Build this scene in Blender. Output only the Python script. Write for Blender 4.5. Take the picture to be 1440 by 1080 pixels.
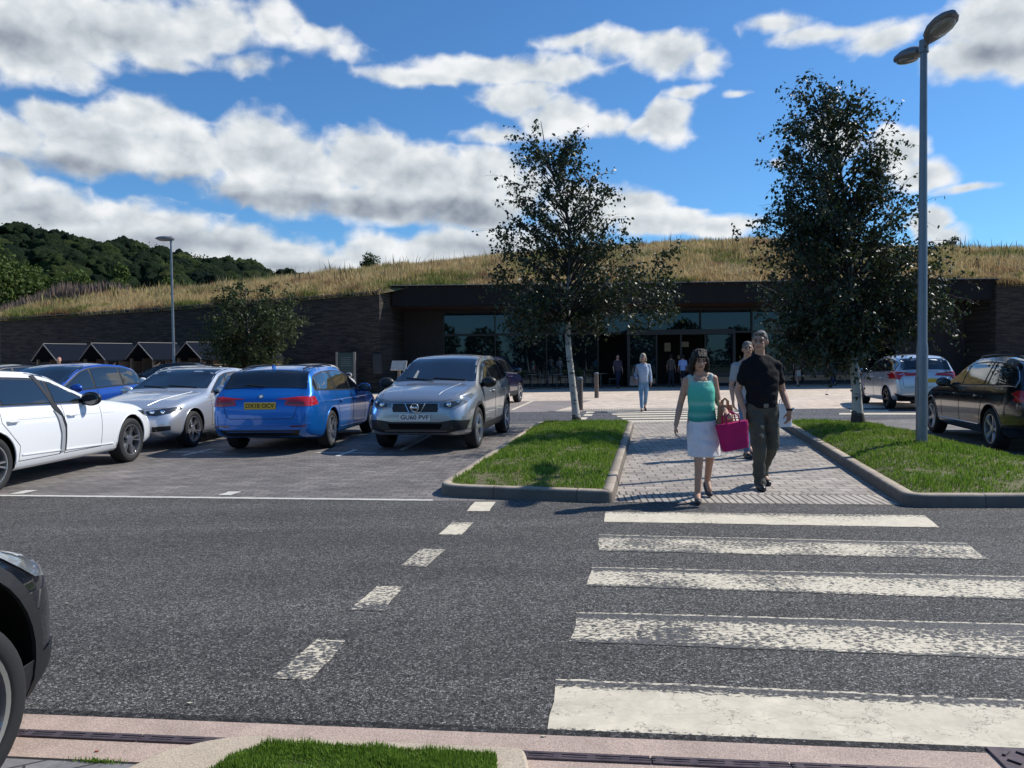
import bpy, bmesh, math, random
import numpy as np
from mathutils import Vector, Matrix, noise, geometry
from mathutils.bvhtree import BVHTree
R = math.radians
random.seed(7); RNG = np.random.default_rng(7)
for o in list(bpy.data.objects): bpy.data.objects.remove(o)
SC = bpy.context.scene
COL = SC.collection

# ------------------------------------------------------------------ camera
F, CH, PITCH, ROLL = 1080.0, 1.5, math.atan(35/1080), R(0.67)
_f = Vector((0, math.cos(PITCH), -math.sin(PITCH)))
_u0 = Vector((0, math.sin(PITCH), math.cos(PITCH))); _x0 = Vector((1, 0, 0))
_r = _x0*math.cos(ROLL) - _u0*math.sin(ROLL)
_u = _u0*math.cos(ROLL) + _x0*math.sin(ROLL)
EYE = Vector((0, 0, CH))
cam = bpy.data.cameras.new('camera'); camo = bpy.data.objects.new('camera', cam); COL.objects.link(camo)
cam.sensor_width = 36; cam.lens = 27; cam.clip_end = 3000; cam.clip_start = 0.05
M3 = Matrix((_r, _u, -_f)).transposed()
camo.matrix_world = Matrix.Translation(EYE) @ M3.to_4x4()
SC.camera = camo

# ------------------------------------------------------------------ light
SUN_AZ, SUN_EL = math.atan2(0.93, 0.37), R(44)      # azimuth from +Y towards +X
SUND = Vector((math.sin(SUN_AZ)*math.cos(SUN_EL), math.cos(SUN_AZ)*math.cos(SUN_EL), math.sin(SUN_EL)))
sl = bpy.data.lights.new('sun', 'SUN'); sl.energy = 5.0; sl.angle = R(0.53); sl.color = (1.0, 0.95, 0.87)
so = bpy.data.objects.new('sun', sl); COL.objects.link(so)
so.rotation_euler = (-SUND).to_track_quat('-Z', 'Y').to_euler()
SC.view_settings.view_transform = 'Standard'; SC.view_settings.look = 'None'
SC.view_settings.exposure = 0.0; SC.view_settings.gamma = 1.0

def ray(px, py):
    return (_f*F + _r*(px-720) + _u*(540-py)).normalized()
def G(px, py, z=0.0):                 # the point of a level plane seen through a pixel of the photograph
    d = ray(px, py); t = (z-CH)/d.z
    return EYE + d*t
def AT(px, py, Y):                    # the point at distance Y seen through a pixel
    d = ray(px, py); return EYE + d*(Y/d.y)

# ------------------------------------------------------------------ node helpers
class NT:
    def __init__(s, tree): s.t = tree; s.n = tree.nodes; s.l = tree.links
    def a(s, kind, **kw):
        n = s.n.new(kind)
        for k, v in kw.items():
            if k == 'inp':
                for kk, vv in v.items(): s.set(n, kk, vv)
            else: setattr(n, k, v)
        return n
    def set(s, n, k, v):
        i = n.inputs[k]
        if isinstance(v, bpy.types.NodeSocket): s.l.new(v, i)
        else: i.default_value = v
    def m(s, op, *args, clamp=False):
        n = s.n.new('ShaderNodeMath'); n.operation = op; n.use_clamp = clamp
        for i, v in enumerate(args): s.set(n, i, v)
        return n.outputs[0]
    def vm(s, op, *args):
        n = s.n.new('ShaderNodeVectorMath'); n.operation = op
        for i, v in enumerate(args): s.set(n, i, v)
        return n.outputs['Value'] if op in ('LENGTH', 'DOT_PRODUCT') else n.outputs[0]
    def mix(s, f, a, b, mode='MIX'):
        n = s.n.new('ShaderNodeMix'); n.data_type = 'RGBA'; n.blend_type = mode
        s.set(n, 0, f); s.set(n, 6, a); s.set(n, 7, b); return n.outputs[2]
    def noise(s, vec, scale, detail=3, rough=.55, out=0, dist=0.0):
        n = s.a('ShaderNodeTexNoise'); s.set(n, 'Vector', vec); s.set(n, 'Scale', scale)
        n.inputs['Detail'].default_value = detail; n.inputs['Roughness'].default_value = rough
        n.inputs['Distortion'].default_value = dist
        return n.outputs[out]
    def ramp(s, f, stops, interp='LINEAR'):
        n = s.a('ShaderNodeValToRGB'); s.set(n, 0, f); cr = n.color_ramp; cr.interpolation = interp
        while len(cr.elements) < len(stops): cr.elements.new(.5)
        for e, (p, c) in zip(cr.elements, stops):
            e.position = p; e.color = c if len(c) == 4 else (*c, 1)
        return n.outputs[0]
    def mr(s, f, a, b, c=0, d=1, smooth=False):
        n = s.a('ShaderNodeMapRange'); n.clamp = True
        if smooth: n.interpolation_type = 'SMOOTHSTEP'
        for i, v in enumerate((f, a, b, c, d)): s.set(n, i, v)
        return n.outputs[0]
def c4(c): return (c[0], c[1], c[2], 1)
MATS = {}
def newmat(name):
    m = bpy.data.materials.new(name); m.use_nodes = True
    t = NT(m.node_tree); t.n.clear()
    out = t.a('ShaderNodeOutputMaterial'); b = t.a('ShaderNodeBsdfPrincipled')
    t.l.new(b.outputs[0], out.inputs[0]); t.b = b; t.out = out
    MATS[name] = m
    return m, t
def simple(name, col, rough=.5, metal=0.0, spec=.5, var=.0, vscale=8, bump=0.0, bscale=60, coat=0.0, coatr=.05, flakes=False):
    if name in MATS: return MATS[name]
    m, t = newmat(name); b = t.b
    tc = t.a('ShaderNodeTexCoord').outputs['Object']
    if var > 0:
        n = t.noise(tc, vscale, 5, .6)
        f = t.mr(n, .3, .7, 1-var, 1+var)
        c = t.vm('SCALE', c4(col)[:3]); t.set(c.node, 'Scale', f)
        t.set(b, 'Base Color', c)
        t.set(b, 'Roughness', t.mr(n, .3, .7, max(0.02, rough-.08), min(1, rough+.08)))
    else:
        b.inputs['Base Color'].default_value = c4(col); b.inputs['Roughness'].default_value = rough
    b.inputs['Metallic'].default_value = metal; b.inputs['Specular IOR Level'].default_value = spec
    if coat: b.inputs['Coat Weight'].default_value = coat; b.inputs['Coat Roughness'].default_value = coatr
    if bump:
        n2 = t.noise(tc, bscale, 4, .6)
        bn = t.a('ShaderNodeBump'); bn.inputs['Strength'].default_value = bump; bn.inputs['Distance'].default_value = .01
        t.set(bn, 'Height', n2); t.set(b, 'Normal', bn.outputs[0])
    return m

# ------------------------------------------------------------------ object helpers
def props(o, label=None, cat=None, group=None, kind=None):
    if label: o['label'] = label
    if cat: o['category'] = cat
    if group: o['group'] = group
    if kind: o['kind'] = kind
    return o
def empty(name, loc=(0, 0, 0), rz=0, label=None, cat=None, group=None):
    o = bpy.data.objects.new(name, None); COL.objects.link(o); o.location = loc; o.rotation_euler = (0, 0, rz)
    o.empty_display_size = .2
    return props(o, label, cat, group)
def link_mesh(name, me, mat, parent=None, smooth=False, **kw):
    o = bpy.data.objects.new(name, me); COL.objects.link(o)
    if mat is not None:
        me.materials.clear()
        for mm in (mat if isinstance(mat, (list, tuple)) else [mat]): me.materials.append(mm)
    if smooth: me.polygons.foreach_set('use_smooth', [True]*len(me.polygons))
    if parent is not None: o.parent = parent
    return props(o, **kw)
def copy_tree(o, parent=None):
    c = o.copy(); COL.objects.link(c); c.parent = parent
    for ch in list(o.children): copy_tree(ch, c)
    return c
def np_mesh(name, V, Fc, mat, parent=None, uv=None, smooth=False, **kw):     # V (n,3), Fc (m,k)
    me = bpy.data.meshes.new(name); V = np.asarray(V, dtype=np.float32); Fc = np.asarray(Fc, dtype=np.int32)
    m, k = Fc.shape
    me.vertices.add(len(V)); me.vertices.foreach_set('co', V.ravel())
    me.loops.add(m*k); me.loops.foreach_set('vertex_index', Fc.ravel())
    me.polygons.add(m); me.polygons.foreach_set('loop_start', np.arange(0, m*k, k, dtype=np.int32))
    me.polygons.foreach_set('loop_total', np.full(m, k, dtype=np.int32))
    if smooth: me.polygons.foreach_set('use_smooth', np.ones(m, dtype=bool))
    me.update(calc_edges=True); me.validate()
    if uv is not None:
        l = me.uv_layers.new(name='UVMap'); l.data.foreach_set('uv', np.asarray(uv, dtype=np.float32).ravel())
    return link_mesh(name, me, mat, parent, **kw)

class MB:
    """collects primitives into ONE mesh"""
    def __init__(s): s.bm = bmesh.new()
    def box(s, c, size, rot=None, bev=0.0, taper=1.0):
        M = Matrix.Translation(Vector(c)) @ ((rot.to_4x4() if rot is not None else Matrix())) @ Matrix.Diagonal((*size, 1))
        r = bmesh.ops.create_cube(s.bm, size=1.0, matrix=M)
        if bev:
            ed = list({e for v in r['verts'] for e in v.link_edges})
            bmesh.ops.bevel(s.bm, geom=ed, offset=bev, segments=2, affect='EDGES', profile=.5)
        return s
    def cyl(s, p0, p1, r0, r1=None, n=16, caps=True):
        p0, p1 = Vector(p0), Vector(p1); r1 = r0 if r1 is None else r1
        d = p1-p0; q = d.to_track_quat('Z', 'Y').to_matrix().to_4x4()
        M = Matrix.Translation((p0+p1)/2) @ q
        bmesh.ops.create_cone(s.bm, cap_ends=caps, cap_tris=False, segments=n, radius1=r0, radius2=r1, depth=d.length, matrix=M)
        return s
    def sphere(s, c, r, rot=None, u=16, v=10):
        r = (r, r, r) if isinstance(r, (int, float)) else r
        M = Matrix.Translation(Vector(c)) @ (rot.to_4x4() if rot is not None else Matrix()) @ Matrix.Diagonal((*r, 1))
        bmesh.ops.create_uvsphere(s.bm, u_segments=u, v_segments=v, radius=1, matrix=M); return s
    def tube(s, pts, rad, n=8, cap=True):
        pts = [Vector(p) for p in pts]; rr = rad if isinstance(rad, (list, tuple)) else [rad]*len(pts)
        rings = []; up = Vector((0, 0, 1))
        for i, p in enumerate(pts):
            t = (pts[min(i+1, len(pts)-1)]-pts[max(i-1, 0)])
            if t.length < 1e-9: t = Vector((0, 0, 1))
            t.normalize()
            if abs(t.dot(up)) > .95: up = Vector((1, 0, 0)) if abs(t.x) < .9 else Vector((0, 1, 0))
            a = t.cross(up).normalized(); b = t.cross(a); up = -b if False else up
            rings.append([s.bm.verts.new(p+(a*math.cos(2*math.pi*k/n)+b*math.sin(2*math.pi*k/n))*rr[i]) for k in range(n)])
        for A, B in zip(rings[:-1], rings[1:]):
            for k in range(n): s.bm.faces.new((A[k], A[(k+1) % n], B[(k+1) % n], B[k]))
        if cap:
            s.bm.faces.new(rings[0]); s.bm.faces.new(rings[-1][::-1])
        return s
    def lathe(s, prof, axis='Z', c=(0, 0, 0), n=32, M=None):       # prof: (radius, height)
        rings = []; c = Vector(c)
        for r, h in prof:
            ring = []
            for k in range(n):
                a = 2*math.pi*k/n; x, y = r*math.cos(a), r*math.sin(a)
                p = {'Z': Vector((x, y, h)), 'Y': Vector((x, h, y)), 'X': Vector((h, x, y))}[axis]
                ring.append(s.bm.verts.new((M @ p if M else p)+c))
            rings.append(ring)
        for A, B in zip(rings[:-1], rings[1:]):
            for k in range(n): s.bm.faces.new((A[k], A[(k+1) % n], B[(k+1) % n], B[k]))
        return s
    def prism(s, poly, h0, h1, plane='XY', M=None):                # extrude a 2D outline
        def P(a, b, h):
            p = {'XY': (a, b, h), 'XZ': (a, h, b), 'YZ': (h, a, b)}[plane]; p = Vector(p)
            return M @ p if M else p
        A = [s.bm.verts.new(P(a, b, h0)) for a, b in poly]; B = [s.bm.verts.new(P(a, b, h1)) for a, b in poly]
        n = len(poly)
        s.bm.faces.new(A[::-1]); s.bm.faces.new(B)
        for k in range(n): s.bm.faces.new((A[k], A[(k+1) % n], B[(k+1) % n], B[k]))
        return s
    def build(s, name, mat, parent=None, smooth=None, loc=None, bevel=0, **kw):
        bmesh.ops.recalc_face_normals(s.bm, faces=s.bm.faces)
        me = bpy.data.meshes.new(name); s.bm.to_mesh(me); s.bm.free()
        if smooth is not None and len(me.polygons):
            if smooth is True: me.polygons.foreach_set('use_smooth', [True]*len(me.polygons))
            else:
                me.polygons.foreach_set('use_smooth', [True]*len(me.polygons))
                me.set_sharp_from_angle(angle=R(smooth))
        o = link_mesh(name, me, mat, parent, **kw)
        if loc is not None: o.location = loc
        if bevel:
            md = o.modifiers.new('b', 'BEVEL'); md.width = bevel; md.segments = 2; md.limit_method = 'ANGLE'
        return o
TMP = bpy.data.scenes.new('workbench')
def bake(o):                       # apply the modifiers without bpy.ops, in a scene of their own for speed
    extra = [m.object for m in o.modifiers if m.type == 'BOOLEAN']; par = o.parent; o.parent = None
    for q in [o]+extra: TMP.collection.objects.link(q)
    vl = TMP.view_layers[0]; vl.update(); dg = vl.depsgraph
    me = bpy.data.meshes.new_from_object(o.evaluated_get(dg)); o.modifiers.clear()
    for q in [o]+extra: TMP.collection.objects.unlink(q)
    o.parent = par; old = o.data; o.data = me; bpy.data.meshes.remove(old); return o
def smoothcurve(xs, ys, x):
    return float(np.interp(x, xs, ys))

# ------------------------------------------------------------------ sky
def build_sky():
    w = bpy.data.worlds.new('World'); SC.world = w; w.use_nodes = True
    t = NT(w.node_tree); t.n.clear()
    out = t.a('ShaderNodeOutputWorld'); bg = t.a('ShaderNodeBackground'); t.l.new(bg.outputs[0], out.inputs[0])
    sky = t.a('ShaderNodeTexSky', sky_type='NISHITA', sun_disc=False, sun_elevation=SUN_EL, sun_rotation=SUN_AZ,
              altitude=50, air_density=1.0, dust_density=0.25, ozone_density=2.5)
    tc = t.a('ShaderNodeTexCoord').outputs['Generated']
    g = t
    d = g.vm('NORMALIZE', tc)
    wn = g.noise(g.vm('MULTIPLY', d, (6, 6, 10)), 1.0, 3, .55, out=1)
    wv = g.vm('SCALE', g.vm('SUBTRACT', wn, (.5, .5, .5))); g.set(wv.node, 'Scale', .045)
    dd = g.vm('ADD', d, wv)
    sep = g.a('ShaderNodeSeparateXYZ'); g.set(sep, 0, dd)
    az = g.m('ARCTAN2', sep.outputs[0], sep.outputs[1]); el = g.m('ARCSINE', g.m('MINIMUM', g.m('MAXIMUM', sep.outputs[2], -1.0), 1.0))
    ae = g.a('ShaderNodeCombineXYZ'); g.set(ae, 0, az); g.set(ae, 1, el); ae = ae.outputs[0]
    def blobs(lst, k):
        acc = None
        for (px, py, rx, ry, wgt) in lst:
            v = ray(px, py); a0 = math.atan2(v.x, v.y); e0 = math.asin(v.z)
            v2 = ray(px+rx, py); v3 = ray(px, py-ry)
            ra = abs(math.atan2(v2.x, v2.y)-a0); re = abs(math.asin(v3.z)-e0)
            L = g.vm('LENGTH', g.vm('MULTIPLY', g.vm('SUBTRACT', ae, (a0, e0, 0)), (1/ra, 1/re, 0)))
            val = g.m('MULTIPLY_ADD', L, -wgt, wgt)
            acc = val if acc is None else (g.m('SMOOTH_MAX', acc, val, k) if k else g.m('MAXIMUM', acc, val))
        return acc
    acc = g.m('MAXIMUM', blobs(CLOUDS, .05), -.5)
    base = blobs(BASES, .15)
    s2 = g.a('ShaderNodeSeparateXYZ'); g.set(s2, 0, d)
    back = g.mr(s2.outputs[1], .62, .45, 0, 1)
    gen = g.m('MULTIPLY', g.m('SUBTRACT', g.noise(g.vm('MULTIPLY', d, (2.2, 2.2, 4.5)), 1.0, 2, .5), .68), 3.0)
    acc = g.m('ADD', g.m('MULTIPLY', acc, g.m('SUBTRACT', 1.0, back)), g.m('MULTIPLY', gen, back))
    def nz(vec):
        f1 = g.noise(g.vm('MULTIPLY', vec, (11, 11, 15)), 1.0, 9, .62)
        bl = g.noise(g.vm('MULTIPLY', vec, (20, 20, 25)), 1.0, 2, .5)
        bl = g.m('ABSOLUTE', g.m('SUBTRACT', bl, .5))
        return g.m('ADD', g.m('MULTIPLY', g.m('SUBTRACT', f1, .5), 1.25), g.m('MULTIPLY', g.m('SUBTRACT', .10, bl), 1.3))
    n0 = nz(d); n1 = nz(g.vm('ADD', d, (0.016, 0.0, 0.022)))
    d0 = g.m('ADD', g.m('ADD', acc, .10), n0)
    alpha = t.mr(d0, -.04, .52, 0, 1, True)
    lit = t.m('MULTIPLY_ADD', t.m('SUBTRACT', n0, n1), .62, .92)
    lit = t.m('SUBTRACT', lit, t.mr(d0, .25, 1.2, 0, .24))
    lit = t.m('SUBTRACT', lit, t.mr(base, 0, .8, 0, .40, True), clamp=True)
    cc = t.ramp(lit, [(0, (.15, .18, .24)), (.3, (.27, .31, .38)), (.55, (.46, .51, .57)), (.8, (.68, .73, .77)), (1, (.90, .92, .94))])
    skyc = t.vm('MULTIPLY', sky.outputs[0], (SKYTINT[0], SKYTINT[1], SKYTINT[2]))
    cl = t.vm('SCALE', cc); t.set(cl.node, 'Scale', 1/SKYS)
    col = t.mix(alpha, skyc, cl)
    t.l.new(col, bg.inputs[0]); bg.inputs[1].default_value = SKYS
    w.cycles.sampling_method = 'MANUAL'; w.cycles.sample_map_resolution = 512
SKYS = 0.10; SKYTINT = (0.56, 0.98, 1.34)
CLOUDS = [(10, 40, 120, 75, 1), (110, 40, 110, 65, 1.1), (210, 50, 110, 60, 1.1), (290, 40, 70, 45, .9), (110, 95, 40, 26, .6), (230, 95, 50, 22, .7),
          (395, 35, 45, 32, .6), (440, 55, 55, 26, .6), (350, 95, 45, 18, .5), (480, 70, 30, 14, .35),
          (25, 190, 70, 38, .9), (80, 165, 55, 30, 1.0), (200, 175, 75, 45, 1.2), (150, 205, 120, 48, 1.2), (260, 215, 75, 48, 1.2), (110, 220, 110, 26, .8),
          (360, 210, 75, 55, 1.2), (420, 240, 75, 50, 1.2), (400, 265, 110, 40, 1.1), (520, 230, 75, 52, 1.2), (590, 250, 90, 48, 1.2), (560, 285, 130, 32, 1.0), (680, 250, 70, 45, 1.1), (660, 290, 90, 34, 1.0), (740, 270, 60, 38, .8),
          (10, 260, 50, 50, 1.1), (70, 285, 75, 40, 1.1), (150, 310, 90, 42, 1.1), (30, 310, 90, 35, .9), (240, 330, 90, 42, 1.1), (330, 345, 85, 45, 1.1), (400, 365, 80, 42, 1.0), (465, 380, 60, 32, .9), (100, 345, 220, 40, .9), (530, 355, 50, 32, .8), (620, 350, 90, 40, 1.0), (700, 350, 80, 40, .9), (300, 385, 300, 26, .8),
          (590, 102, 90, 14, .6), (680, 92, 100, 20, .8), (760, 100, 90, 16, .6), (820, 62, 60, 14, .5), (870, 72, 60, 20, .7), (940, 75, 70, 30, .8), (990, 85, 35, 22, .6),
          (730, 135, 60, 30, .8), (790, 160, 65, 38, 1.0), (850, 175, 50, 26, .7), (940, 170, 42, 42, 1.1), (960, 130, 34, 14, .6), (905, 185, 30, 22, .7), (690, 195, 45, 14, .5),
          (1080, 38, 55, 16, .6), (1150, 45, 90, 14, .5), (1240, 45, 60, 16, .5), (1033, 137, 16, 6, .5),
          (1400, 30, 100, 50, 1.2), (1370, 85, 90, 40, 1.1), (1440, 75, 70, 50, 1.1), (1320, 80, 40, 16, .5),
          (1260, 215, 45, 36, 1.1), (1240, 190, 30, 20, .8), (1300, 250, 50, 24, .9), (1350, 268, 50, 8, .5), (1300, 320, 30, 26, .8), (1325, 335, 30, 16, .7), (1098, 235, 16, 10, .5), (1170, 190, 40, 40, .7),
          (880, 290, 55, 26, 1.0), (930, 315, 70, 24, 1.1), (1010, 320, 70, 20, .9), (820, 300, 70, 40, 1.0), (1400, 358, 80, 9, .7), (1470, 358, 80, 9, .7)]
BASES = [(80, 232, 150, 24, 1), (230, 262, 150, 24, 1.1), (330, 285, 110, 20, 1), (480, 292, 180, 24, 1.1), (650, 300, 140, 26, 1), (20, 60, 120, 40, .7), (170, 60, 110, 30, .5),
         (60, 300, 120, 26, .7), (250, 340, 200, 30, .7), (420, 380, 200, 18, .6), (660, 345, 130, 25, .5), (1400, 75, 90, 30, .8), (740, 175, 60, 20, .5), (900, 185, 70, 22, .4), (1250, 262, 60, 12, .5)]
build_sky()
# ================================================================== GROUND
def asphalt(name, base=.125, tint=(1.06, 1.0, .94), sc=1.0):
    m, t = newmat(name); tc = t.a('ShaderNodeTexCoord').outputs['Object']
    v = t.a('ShaderNodeTexVoronoi'); v.feature = 'F1'; t.set(v, 'Vector', tc); v.inputs['Scale'].default_value = 112*sc
    v2 = t.a('ShaderNodeTexVoronoi'); v2.feature = 'DISTANCE_TO_EDGE'; t.set(v2, 'Vector', tc); v2.inputs['Scale'].default_value = 112*sc
    sp = t.a('ShaderNodeSeparateColor'); t.set(sp, 0, v.outputs['Color'])
    f = t.ramp(sp.outputs[0], [(0, (.20,)*3), (.45, (.74,)*3), (.8, (1.3,)*3), (1, (2.8,)*3)])
    edge = t.mr(v2.outputs['Distance'], 0.0, .12, .35, 1)
    big = t.m('MULTIPLY', t.mr(t.noise(t.vm('MULTIPLY', tc, (.5, 2.2, 1)), .7, 5, .6), .3, .7, .82, 1.16), t.mr(t.noise(tc, 3.1, 6, .7), .35, .65, .92, 1.06))
    mid = t.mr(t.noise(tc, 14, 3, .6), .3, .7, .84, 1.16)
    track = t.mr(t.noise(t.vm('MULTIPLY', tc, (.10, 1.35, 1)), 1.0, 2, .5), .35, .65, .86, 1.12)      # tyre-polished bands along the road
    spot = t.mr(t.noise(tc, 2.3, 3, .5), .66, .74, 1, .72)                                             # oil drips
    mid = t.m('MULTIPLY', mid, t.m('MULTIPLY', track, spot))
    k = t.m('MULTIPLY', t.m('MULTIPLY', edge, big), mid)
    c = t.vm('SCALE', f); t.set(c.node, 'Scale', k)
    c = t.vm('MULTIPLY', c, (base*tint[0], base*tint[1], base*tint[2]))
    t.set(t.b, 'Base Color', c); t.b.inputs['Roughness'].default_value = .8; t.b.inputs['Specular IOR Level'].default_value = .35
    bn = t.a('ShaderNodeBump'); bn.inputs['Strength'].default_value = .9; bn.inputs['Distance'].default_value = .005
    t.set(bn, 'Height', t.m('ADD', t.m('MULTIPLY', edge, 1.0), t.m('MULTIPLY', sp.outputs[1], .9))); t.set(t.b, 'Normal', bn.outputs[0])
    return m
M_ASPH = asphalt('asphalt')
M_ASPH2 = asphalt('asphalt_far', .13, (1.0, 1.0, 1.06), .6)

def pavers(name, c1, c2, mortar, bw=.2, bh=.1, rz=0.0, joint=.006, dirt_shade=.25, rough=.8):
    m, t = newmat(name); tc = t.a('ShaderNodeTexCoord').outputs['Object']
    mp = t.a('ShaderNodeMapping'); t.set(mp, 0, tc); mp.inputs['Rotation'].default_value = (0, 0, rz)
    br = t.a('ShaderNodeTexBrick'); t.set(br, 'Vector', mp.outputs[0]); br.inputs['Scale'].default_value = 1
    br.inputs['Brick Width'].default_value = bw; br.inputs['Row Height'].default_value = bh; br.inputs['Mortar Size'].default_value = joint
    br.inputs['Mortar Smooth'].default_value = .3; br.inputs['Bias'].default_value = 0
    br.inputs['Color1'].default_value = c4(c1); br.inputs['Color2'].default_value = c4(c2); br.inputs['Mortar'].default_value = c4(mortar)
    big = t.mr(t.noise(tc, .8, 5, .65), .28, .72, 1-dirt_shade, 1+dirt_shade)
    sm = t.mr(t.noise(tc, 60, 3, .6), .3, .7, .85, 1.15)
    # whole blocks vary too
    wn = t.a('ShaderNodeTexVoronoi'); t.set(wn, 'Vector', mp.outputs[0]); wn.inputs['Scale'].default_value = 5
    sp = t.a('ShaderNodeSeparateColor'); t.set(sp, 0, wn.outputs['Color'])
    vv = t.mr(sp.outputs[0], 0, 1, .86, 1.14)
    c = t.vm('SCALE', br.outputs['Color']); t.set(c.node, 'Scale', t.m('MULTIPLY', t.m('MULTIPLY', big, sm), vv))
    t.set(t.b, 'Base Color', c); t.b.inputs['Roughness'].default_value = rough
    bn = t.a('ShaderNodeBump'); bn.inputs['Strength'].default_value = .6; bn.inputs['Distance'].default_value = .006
    t.set(bn, 'Height', t.m('SUBTRACT', t.m('MULTIPLY', sm, .3), br.outputs['Fac'])); t.set(t.b, 'Normal', bn.outputs[0])
    return m
RD = R(-3.6)            # the road runs slightly off the picture plane
M_BAY = pavers('bay_pavers', (.135, .122, .113), (.215, .192, .175), (.05, .046, .045), .2, .1, -RD)
M_PATH = pavers('path_pavers', (.31, .27, .232), (.43, .38, .325), (.12, .104, .088), .24, .16, -RD+math.pi/2*0, .010, .2)
M_RIB = pavers('edge_blocks', (.36, .32, .27), (.44, .39, .33), (.10, .085, .075), .075, .6, -RD, .012, .15)
M_PLAZA = pavers('plaza_paving', (.56, .46, .36), (.65, .54, .43), (.42, .35, .28), .9, .45, 0, .008, .12)
M_NEARPAV = pavers('near_pavers', (.17, .165, .17), (.23, .22, .22), (.05, .048, .05), .3, .12, R(-28), .006, .2)
M_FARBAY = pavers('far_bay_pavers', (.25, .215, .20), (.30, .26, .24), (.15, .13, .12), .2, .1, 0, .006, .12)

def concrete(name, col, var=.18, joint=0.0, sp=.25):
    m, t = newmat(name); tc = t.a('ShaderNodeTexCoord').outputs['Object']
    n = t.noise(tc, 5, 6, .65); n2 = t.noise(tc, 160, 2, .5)
    k = t.m('MULTIPLY', t.mr(n, .3, .7, 1-var, 1+var), t.mr(n2, .3, .7, 1-sp, 1+sp))
    if joint:
        uv = t.a('ShaderNodeUVMap').outputs[0]; s = t.a('ShaderNodeSeparateXYZ'); t.set(s, 0, uv)
        fr = t.m('FRACT', t.m('DIVIDE', s.outputs[0], joint))
        j = t.m('GREATER_THAN', t.m('ABSOLUTE', t.m('SUBTRACT', fr, .5)), .492)
        k = t.m('MULTIPLY', k, t.mr(j, 0, 1, 1, .35))
        fl = t.m('FLOOR', t.m('DIVIDE', s.outputs[0], joint))
        wnn = t.a('ShaderNodeTexWhiteNoise', noise_dimensions='1D'); t.set(wnn, 'W', fl)
        k = t.m('MULTIPLY', k, t.mr(wnn.outputs[0], 0, 1, .85, 1.12))
    c = t.vm('SCALE', c4(col)[:3]); t.set(c.node, 'Scale', k)
    if joint:      # shade on the outer kerb face, painted into the colour as brown
        dirt_shade = t.mr(t.m('ADD', s.outputs[1], t.m('MULTIPLY', n, .8)), 1.6, 2.4, .75, 0)
        c = t.mix(dirt_shade, c, (.075, .062, .05, 1))
    t.set(t.b, 'Base Color', c); t.b.inputs['Roughness'].default_value = .85
    bn = t.a('ShaderNodeBump'); bn.inputs['Strength'].default_value = .4; bn.inputs['Distance'].default_value = .004
    t.set(bn, 'Height', n2); t.set(t.b, 'Normal', bn.outputs[0])
    return m
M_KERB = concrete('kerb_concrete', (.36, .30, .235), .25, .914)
M_KERBN = concrete('near_kerb_concrete', (.47, .39, .29), .1, 0)
M_PINK = concrete('pink_channel', (.43, .325, .265), .16, 0, .3)
M_SOIL = simple('soil', (.13, .115, .055), .95, var=.4, vscale=9)

def sheet(name, pts, z, mat, kind='structure', uvs=None, **kw):
    V = [(p[0], p[1], z) for p in pts]
    me = bpy.data.meshes.new(name); me.from_pydata(V, [], [list(range(len(V)))])
    me.update()
    if me.polygons[0].normal.z < 0: me.flip_normals()
    return link_mesh(name, me, mat, kind=kind, **kw)
gp = lambda *pp: [tuple(G(x, y)[:2]) for x, y in pp]
# base earth to the horizon
M_EARTH = simple('earth', (.09, .10, .045), .95, var=.3, vscale=.1)
sheet('ground', [(-900, -300), (900, -300), (900, 1200), (-900, 1200)], -.06, M_EARTH)
# roads
ea, eb = G(0, 697), G(1440, 713)
dirr = (eb-ea).normalized()
def onfar(x): return ea.y+(x-ea.x)*dirr.y/dirr.x
na, nb = G(90, 1007), G(1440, 1062)
def onnear(x): return na.y+(x-na.x)*(nb.y-na.y)/(nb.x-na.x)
sheet('road', [(-60, onnear(-60)), (60, onnear(60)), (60, onfar(60)), (-60, onfar(-60))], 0, M_ASPH)
# parking bays left and right of the path (one paved sheet)
sheet('parking_bays', [(-60, onfar(-60)), (60, onfar(60)), (60, 17.9), (-60, 17.9)], -.004, M_BAY)
far0 = 17.85; far1 = G(850, 578).y
sheet('far_road', [(-60, far0), (60, far0), (60, far1), (-60, far1)], 0, M_ASPH2)
# plaza and the far bays in front of the building
pz = G(776, 577); pz2 = G(832, 563)
sheet('plaza', [(pz.x, far1), (60, far1), (60, 60), (-60, 60), (-60, pz2.y), (pz2.x, pz2.y)], 0.0, M_PLAZA)
sheet('far_parking_bays', [(-60, far1), (pz.x, far1), (pz2.x, pz2.y), (-60, pz2.y)], 0.0, M_FARBAY)
# the path between the islands
PL0, PL1 = G(858, 706), G(889, 600); PR0, PR1 = G(1275, 712), G(1100, 598)
sheet('path', [(PL0.x-.1, onfar(PL0.x-.1)+.0), (PR0.x+.1, onfar(PR0.x+.1)), (PR1.x+.1, far0), (PL1.x-.1, far0)], .002, M_PATH)
o_ = .45
sheet('path_edge_blocks', [(PL0.x-.05, onfar(PL0.x-.05)+.01), (PR0.x+.05, onfar(PR0.x)+.01), (PR0.x+.05, onfar(PR0.x)+.62), (PL0.x-.05, onfar(PL0.x)+.62)], .006, M_RIB)
sheet('path_edge_blocks', [(PL1.x-.05, far0-.5), (PR1.x+.05, far0-.5), (PR1.x+.05, far0), (PL1.x-.05, far0)], .006, M_RIB)
sheet('plaza_edge_blocks', [(PL1.x-.6, far1+.0), (PR1.x+.2, far1), (PR1.x+.2, far1+.9), (PL1.x-.6, far1+.9)], .004, M_RIB)

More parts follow.
